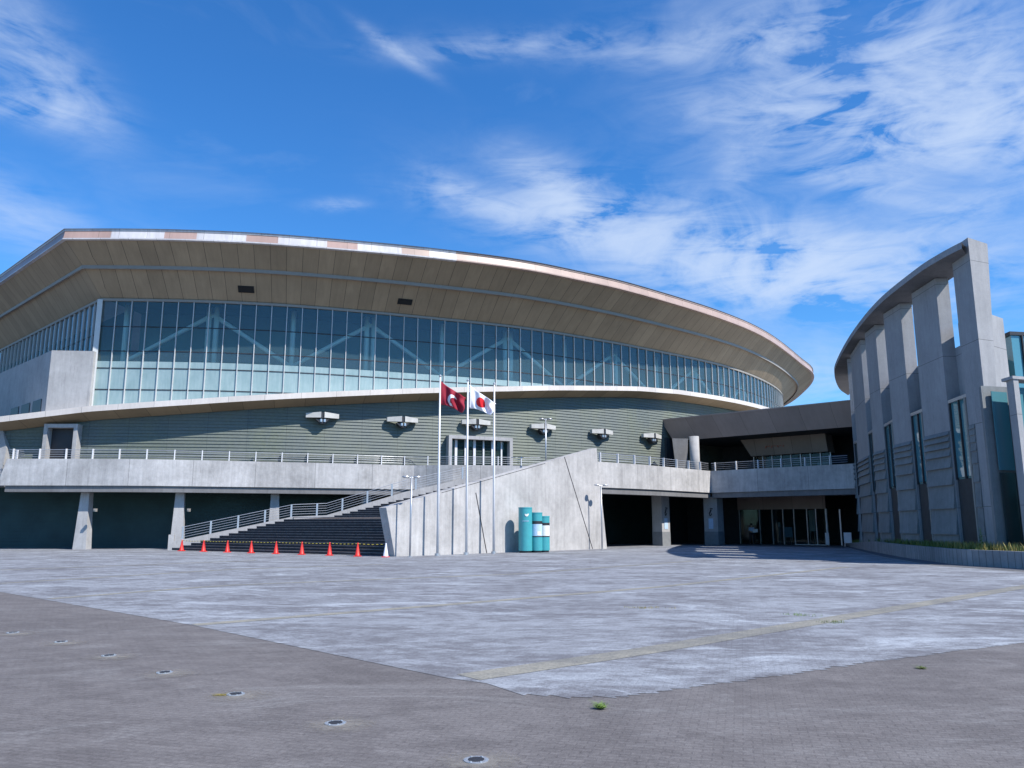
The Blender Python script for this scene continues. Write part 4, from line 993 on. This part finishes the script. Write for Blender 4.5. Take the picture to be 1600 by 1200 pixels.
tag(MB().extr([(pp.x + .0, pp.y - .36, 1.0), (pp.x + .42, pp.y - .36, 1.04), (pp.x + .42, pp.y - .36, 1.3), (pp.x + .0, pp.y - .36, 1.26)], (0, .02, 0)).build('paper_sheet', 'paper'), 'pale sheet held by the person at the doors', 'paper')

# ------------------------------------------------------------------ curved concrete building on the right
cbd = thing('curved_building', 'curved concrete building with tall fins under a thin sweeping roof', 'building')
ZS = 13.5; TH = .62
fins = []
for (nx, ny), (fx_, fy) in [((1512, 371), (1488, 414)), ((1461, 435), (1424, 459)), ((1406, 474), (1380, 491)), ((1367, 508), (1351, 521)), ((1344, 531), (1328.5, 555))]:
    N_ = PZ(nx, ny, ZS + (.75 if nx == 1512 else 0)); F_ = PZ(fx_, fy, ZS); fins.append((Vector(N_[:2]), Vector(F_[:2])))
fins.append((Vector((24.3, 55.9)), Vector((27.4, 62.3))))
def inn(N_, F_): d = (F_ - N_).normalized(); return Vector((d.y, -d.x))
BW = []                                        # body wall behind the fins
for k, (N_, F_) in enumerate(fins):
    i_ = inn(N_, F_); BW += [N_ + i_ * TH, F_ + i_ * TH]
for k, (N_, F_) in enumerate(fins):
    i_ = inn(N_, F_); b = MB(); zt_ = ZS
    if k == 0:                                  # tall end fin: its lit end tapers downwards
        wv = Vector((1.0, .42)).normalized(); w0_, w1_ = .30, 1.25; zt_ = ZS + .75
        lo = [N_, N_ + wv * w0_, F_ + i_ * TH, F_]; hi = [N_, N_ + wv * w1_, F_ + i_ * TH, F_]
        b.face([v3(p, 0) for p in lo]); b.face([v3(hi[0], zt_), v3(hi[1], zt_ - .12), v3(hi[2], zt_), v3(hi[3], zt_)])
        for q in range(4):
            r_ = (q + 1) % 4; zz = [zt_, zt_ - .12, zt_, zt_]
            b.face([v3(lo[q], 0), v3(lo[r_], 0), v3(hi[r_], zz[r_]), v3(hi[q], zz[q])])
    else: b.prism([N_, F_, F_ + i_ * TH, N_ + i_ * TH], 0, zt_)
    b.build('fin', 'conc_fin', cbd)
    # stepped cladding boards on the lower half of the fin
    hgt = 6.0; zs = [0, 1.15, 2.35, 3.45, 4.25, 4.8, 5.18, 5.5, 5.78, 6.0]
    d = (F_ - N_).normalized(); L = (F_ - N_).length; st_ = .55 if k == 0 else .05
    for a_, c_ in zip(zs, zs[1:]):
        P0_ = N_ + d * (st_ + (0.5 if k == 0 else 0)); P1_ = F_ - d * .05; o0 = -i_ * (.07 if k == 0 else .15); o1 = -i_ * .03
        b = MB(); b.face([v3(P0_ + o0, a_ + .03), v3(P0_ + o1, c_), v3(P1_ + o1, c_), v3(P1_ + o0, a_ + .03)])
        b.face([v3(P0_ + o0, a_ + .03), v3(P1_ + o0, a_ + .03), v3(P1_, a_ + .03), v3(P0_, a_ + .03)])
        b.face([v3(P0_, a_ + .03), v3(P0_, c_), v3(P0_ + o1, c_), v3(P0_ + o0, a_ + .03)]); b.face([v3(P1_, a_ + .03), v3(P1_ + o0, a_ + .03), v3(P1_ + o1, c_), v3(P1_, c_)])
        b.face([v3(P0_ + o1, c_), v3(P0_, c_), v3(P1_, c_), v3(P1_ + o1, c_)])
        b.build('cladding_board', 'conc_clad', cbd)
# body volume
ZBODY = 10.0
bp = [p for p in BW] + [Vector((34, 72)), Vector((60, 72)), Vector((60, 42)), Vector((24.4, 41))]
bm = MB(); bm.prism([(p.x, p.y) for p in [BW[1] + Vector((.02, 0))] + BW[2:] + bp[-4:]], 0, ZBODY); bm.build('body_wall', 'conc_fin', cbd)
# window strips between fins
for k in range(len(fins) - 1):
    a = fins[k][1] + inn(*fins[k]) * .16; c_ = fins[k + 1][0] + inn(*fins[k + 1]) * .16; d = (c_ - a); L = d.length; d.normalize(); n = Vector((-d.y, d.x)); n = n if n.x < 0 else -n
    fr_ = MB().extr([v3(a + n * .02, 7.3), v3(c_ + n * .02, 7.3), v3(c_ + n * .02, 7.45), v3(a + n * .02, 7.45)], (n.x * .12, n.y * .12, 0)).build('window_frame', 'steel', cbd)
    MB().extr([v3(a, 3.8), v3(c_, 3.8), v3(c_, 7.3), v3(a, 7.3)], (n.x * .03, n.y * .03, 0)).build('window_pane', 'glass_teal', fr_)
    MB().extr([v3(a - n * .02, 3.7), v3(c_ - n * .02, 3.7), v3(c_ - n * .02, 7.3), v3(a - n * .02, 7.3)], (n.x * .01, n.y * .01, 0)).build('blind', 'interior_wall', fr_)
    for t in (.02, .5, .98):
        p = a + d * L * t + n * .06; MB().box((p.x, p.y, 5.5), (.09, .1, 3.6), math.atan2(d.y, d.x)).build('window_bar', 'dark_metal', fr_)
    MB().extr([v3(a, .1), v3(c_, .1), v3(c_, 3.7), v3(a, 3.7)], (n.x * .04, n.y * .04, 0)).build('lower_louvre', 'under_dark', cbd)
    for t in (.12,):
        p = a + d * L * t + n * .1; MB().tube([v3(p, 0), v3(p, 7.3)], .07, 8).build('down_pipe', 'silver', cbd)
# thin sweeping roof slab
rim = spline([(p.x, p.y) for p in [PZ(a, c, ZS + .42) for a, c in [(1502, 378), (1470, 395), (1430, 421), (1370, 471), (1330, 521), (1308, 561), (1303.5, 581), (1311, 602), (1325, 613)]]], .6)
insd = [BW[0]]; 
inner = spline([tuple(p + (p - q) * 0) for p, q in zip(BW[1::2], BW[1::2])], .6)
b = MB(); rr = rim; ii = []
for p in rr:
    q = min(inner, key=lambda w: (w - p).length + abs(w.y - p.y) * .5); ii.append(q + Vector((.25, -.2)))
b.strip(lv(rr, ZS + .42), lv(rr, ZS + .12)); b.build('roof_rim', 'conc_fin', cbd)
rr2 = offset(rr, 0)
b = MB(); b.strip(lv(rr, ZS + .12), lv(ii, ZS - .01)); b.build('roof_underside', 'conc_dark', cbd)  # concrete darkened: shade of the underside put into the colour
b = MB(); b.strip(lv(ii, ZS + .4), lv(rr, ZS + .42)); b.strip(lv(ii, ZS - .01), lv(ii, ZS + .4)); b.build('roof_slab', 'conc', cbd)
# right hand side of this building: lit block, teal glass, pier
N0 = fins[0][0]
b = MB(); b.prism([(21.0, 34.2), (22.9, 35.6), (23.4, 37.5), (21.3, 36.5)], 0, 11.1); b.build('stair_block', 'conc_fin', cbd)
g0 = PY(1553, 650, 32.6); g1 = PY(1577, 650, 32.9)
b = MB(); b.extr([(g0.x - .35, g0.y + .1, 0), (g1.x + .1, g1.y + .1, 0), (g1.x + .1, g1.y + .1, 7.4), (g0.x - .35, g0.y + .1, 7.4)], (.2, .5, 0)); b.build('side_wall', 'conc_clad', cbd)
b = MB(); b.extr([(g0.x, g0.y, 3.85), (g1.x, g1.y, 3.85), (g1.x, g1.y, 7.15), (g0.x, g0.y, 7.15)], (0, .05, 0)); b.build('side_window', 'glass_teal', cbd)
b = MB(); b.extr([(g0.x, g0.y, .5), (g1.x, g1.y, .5), (g1.x, g1.y, 3.75), (g0.x, g0.y, 3.75)], (0, .05, 0)); b.build('side_window', 'glass_door', cbd)
pc = PY(1583, 592, 31.3); zp = pc.z
for k in range(4):
    w_ = Vector((1.0, .35)).normalized(); a = Vector(pc[:2]) + w_ * k * 1.15
    b = MB(); b.prism([a, a + w_ * .28, a + w_ * .28 + Vector((.09, .6)), a + Vector((.09, .6))], 0, zp); b.build('pier', 'conc_fin', cbd)
    a2_ = a + w_ * .28 + Vector((-.05, .35)); c2_ = a + w_ * 1.15 + Vector((-.05, .35))
    b = MB(); b.extr([v3(a2_, .2), v3(c2_, .2), v3(c2_, zp - .25), v3(a2_, zp - .25)], (0, .05, 0)); b.build('bay_window', 'glass_teal', cbd)
a = Vector(pc[:2]); w_ = Vector((1.0, .35)).normalized(); b = MB(); b.prism([a - w_ * .06 + Vector((.0, -.05)), a + w_ * 6 + Vector((.0, -.05)), a + w_ * 6 + Vector((.0, .7)), a - w_ * .06 + Vector((.0, .7))], zp, zp + .12); b.build('pier_coping', 'conc_fin', cbd)
# glazed upper storey further back
up0 = PY(1579, 520, 37); b = MB(); b.prism([(up0.x, 37), (up0.x + 9, 38.5), (up0.x + 9, 46), (up0.x + .6, 46)], 3.0, up0.z - .12); b.build('upper_storey', 'glass_teal', cbd)
b = MB(); b.prism([(up0.x - .1, 36.9), (up0.x + 9.1, 38.4), (up0.x + 9.1, 46), (up0.x + .5, 46)], up0.z - .12, up0.z + .05); b.build('upper_roof_edge', 'dark_metal', cbd)
for k in range(4): MB().box((up0.x + .55 + k * .9, 37.02 + .14 * k + .03, (7 + up0.z) / 2 - .1), (.07, .1, up0.z - 7), .16).build('upper_mullion', 'dark_metal', cbd)

# ------------------------------------------------------------------ planter
plp = spline([tuple(G(a, c)[:2]) for a, c in [(1319, 851.5), (1340, 857), (1400, 869), (1450, 876.5), (1500, 883), (1600, 889.5)]] + [(19.4, 25.5), (20.5, 21)], .5)
pa = thing('planter', 'low curved grey concrete planter kerb along the curved building', 'planter')
U = arc(plp); hz = [min(.64, .12 + u * .028) for u in U]
inn_ = offset(plp, -.22)
if (inn_[10] - Vector((30, 45))).length > (plp[10] - Vector((30, 45))).length: inn_ = offset(plp, .22)
b = MB(); b.strip(lv(plp, 0), lv(plp, hz), 0, U); b.strip(lv(plp, hz), lv(inn_, hz)); b.strip(lv(inn_, hz), lv(inn_, [h_ - .2 for h_ in hz])); b.face([v3(plp[0], 0), v3(inn_[0], 0), v3(inn_[0], hz[0]), v3(plp[0], hz[0])])
b.build('kerb_wall', 'conc_planter', pa)
b = MB(); soilR = []
for k, p in enumerate(inn_): soilR.append(p + Vector((3.2 if p.y < 60 else 1.5, .6)))
b.strip(lv(inn_, [h_ - .1 for h_ in hz]), lv(soilR, [h_ - .1 for h_ in hz])); b.build('soil', 'soil', pa)
# grass tufts
def tufts(name, pts, mat, h0, h1, w, n, root=None):
    b = MB()
    for (x, y, z) in pts:
        for _ in range(n):
            a = random.uniform(0, 6.28); h = random.uniform(h0, h1); l = random.uniform(.1, .5) * h; ox, oy = random.gauss(0, .06), random.gauss(0, .06)
            bx, by = x + ox, y + oy; dx, dy = math.cos(a), math.sin(a); px_, py_ = -dy * w, dx * w
            m = (bx + dx * l * .4, by + dy * l * .4, z + h * .6); tp_ = (bx + dx * l, by + dy * l, z + h)
            if root:                             # blades arch out from one root
                k_ = random.uniform(.2, 1) * root * 1.7; bx, by = x, y; m = (x + dx * k_, y + dy * k_ * .7, z + h * .5); l = k_ * 1.3
            b.face([(bx - px_, by - py_, z), (bx + px_, by + py_, z), (m[0] + px_ * .7, m[1] + py_ * .7, m[2]), (m[0] - px_ * .7, m[1] - py_ * .7, m[2])], 0)
            b.face([(m[0] - px_ * .7, m[1] - py_ * .7, m[2]), (m[0] + px_ * .7, m[1] + py_ * .7, m[2]), tp_], 0)
    return b.build(name, mat)
gp = []; dp = []
for _ in range(2300):
    i = random.randint(2, len(inn_) - 2); o_ = random.uniform(.1, 1.6); n = (inn_[i] - plp[i]).normalized(); p = inn_[i] + n * o_ + Vector((random.uniform(-.2, .2), random.uniform(-.25, .25)))
    (dp if random.random() < (.5 if p.y < 37 else .07) else gp).append((p.x, p.y, hz[i] - .12))
g = tufts('planter_grass', gp, 'grass', .14, .42, .012, 8); g['label'] = 'green grass filling the planter by the curved building'; g['category'] = 'grass'; struct(g, 'stuff')
g = tufts('planter_dry_grass', dp, 'grass_dry', .18, .5, .011, 7); g['label'] = 'yellow dry grass at the near end of the planter'; g['category'] = 'grass'; struct(g, 'stuff')
# one tall weed in the planter
wp = PY(1523, 855, 33.2)
b = MB(); b.tube([(0, 0, 0), (.02, 0, .6), (0, .02, 1.05)], [.014, .01, .004], 6); 
wd = thing('tall_weed', 'tall single green weed standing above the planter grass', 'plant', (wp.x + .3, wp.y, .45)); b.build('stem', 'weed', wd)
b = MB()
for k in range(46):
    z = .12 + k * .02; a = k * 2.4; l = .20 * (1.15 - k / 50); w = .035
    d = Vector((math.cos(a), math.sin(a), .35)); s_ = Vector((-math.sin(a), math.cos(a), 0)) * w; o_ = Vector((0, 0, z)); b.face([o_, o_ + d * l * .5 + s_, o_ + d * l, o_ + d * l * .5 - s_])
b.build('leaf_cluster', 'weed', wd)
# thin pale kerb line and asphalt margin in front of the planter
mg = [p + (p - q).normalized() * .02 for p, q in zip(plp, inn_)]; mo = [p + (p - q).normalized() * (.2 + 1.5 * min(1, U[i] / 60) if True else 0) for i, (p, q) in enumerate(zip(plp, inn_))]
b = MB(); b.strip(lv(mg, .010), lv(mo, .010)); struct(b.build('drain_margin', 'asphalt'))
mo2 = [p + (p - q).normalized() * .09 for p, q in zip(mo, inn_)]; b = MB(); b.strip(lv(mo, .016), lv(mo2, .016)); struct(b.build('kerb_line', 'pave_sand'))

# ------------------------------------------------------------------ ground lights and weeds
lts = [(20, 989), (95, 1003.5), (170, 1025), (257, 1051.5), (368, 1085.5), (524, 1131), (744, 1189)]
lab = ['farthest', 'second farthest', 'third farthest', 'middle', 'third nearest', 'second nearest', 'nearest']
def disc(r, z0, z1, seg=24): b = MB(); return b.prism([(r * math.cos(2 * math.pi * k / seg), r * math.sin(2 * math.pi * k / seg)) for k in range(seg)], z0, z1)
p = G(*lts[0]); gl = thing('ground_light', 'farthest round in ground light of the row across the paving', 'ground light', (p.x, p.y, 0), 0, 'round lights set in the paving')
disc(.088, 0, .010).build('metal_ring', 'steel', gl); disc(.056, .010, .013).build('lens', 'dark_metal', gl)
for k in range(6): MB().box((.072 * math.cos(k * 1.047), .072 * math.sin(k * 1.047), .012), (.014, .014, .006), k).build('screw', 'lens', gl)
for k, (px, py) in enumerate(lts[1:], 1):
    p = G(px, py); dup(gl, (p.x, p.y, 0), None, '%s round in ground light of the row across the paving' % lab[k])
# pale sandy patch around each light
for k, (px, py) in enumerate(lts):
    p = G(px + 6, py + 2); ln_ = .48; b = MB(); P = [(p.x + math.cos(a * .5236) * (ln_ + random.uniform(-.08, .1)), p.y + math.sin(a * .5236) * (ln_ * .8 + random.uniform(-.08, .1))) for a in range(12)]
    b.face([(x, y, .006) for x, y in P], 0, [((x - p.x) / .45, (y - p.y) / .38) for x, y in P]); struct(b.build('sand_patch', 'sand_soft'))
def weed(px, py, n, sp, h, label, mat='weed'):
    c_ = G(px, py); pts = [(c_.x + random.gauss(0, sp), c_.y + random.gauss(0, sp * .7), 0) for _ in range(n)]
    if sp <= .06:                                # one plant: runners from a common root carry the leaf clumps
        o = tufts('weed_tuft', [(c_.x, c_.y, 0)], mat, h * .35, h, .004, n * 9, sp); tag(o, label, 'weed')
    else: o = tufts('weeds', pts, mat, h * .35, h, .004, 9); tag(o, label, 'weed'); struct(o, 'stuff')
weed(938, 1108, 16, .04, .07, 'bright green weed tuft growing at the tip of the pale paving')
weed(345, 1087, 8, .05, .02, 'small yellowish weed tuft beside a ground light', 'grass_dry')
weed(1297, 973, 10, .1, .06, 'small weed tuft on the wide tan paving band', 'grass')
weed(1253, 962, 8, .13, .06, 'low green weed streak near the tan paving band')
weed(1010, 950, 14, .2, .05, 'sparse dry weed patch in the middle of pale paving', 'grass_dry')
weed(1440, 1045, 6, .05, .04, 'tiny weed tuft in the dark paving at right', 'grass')
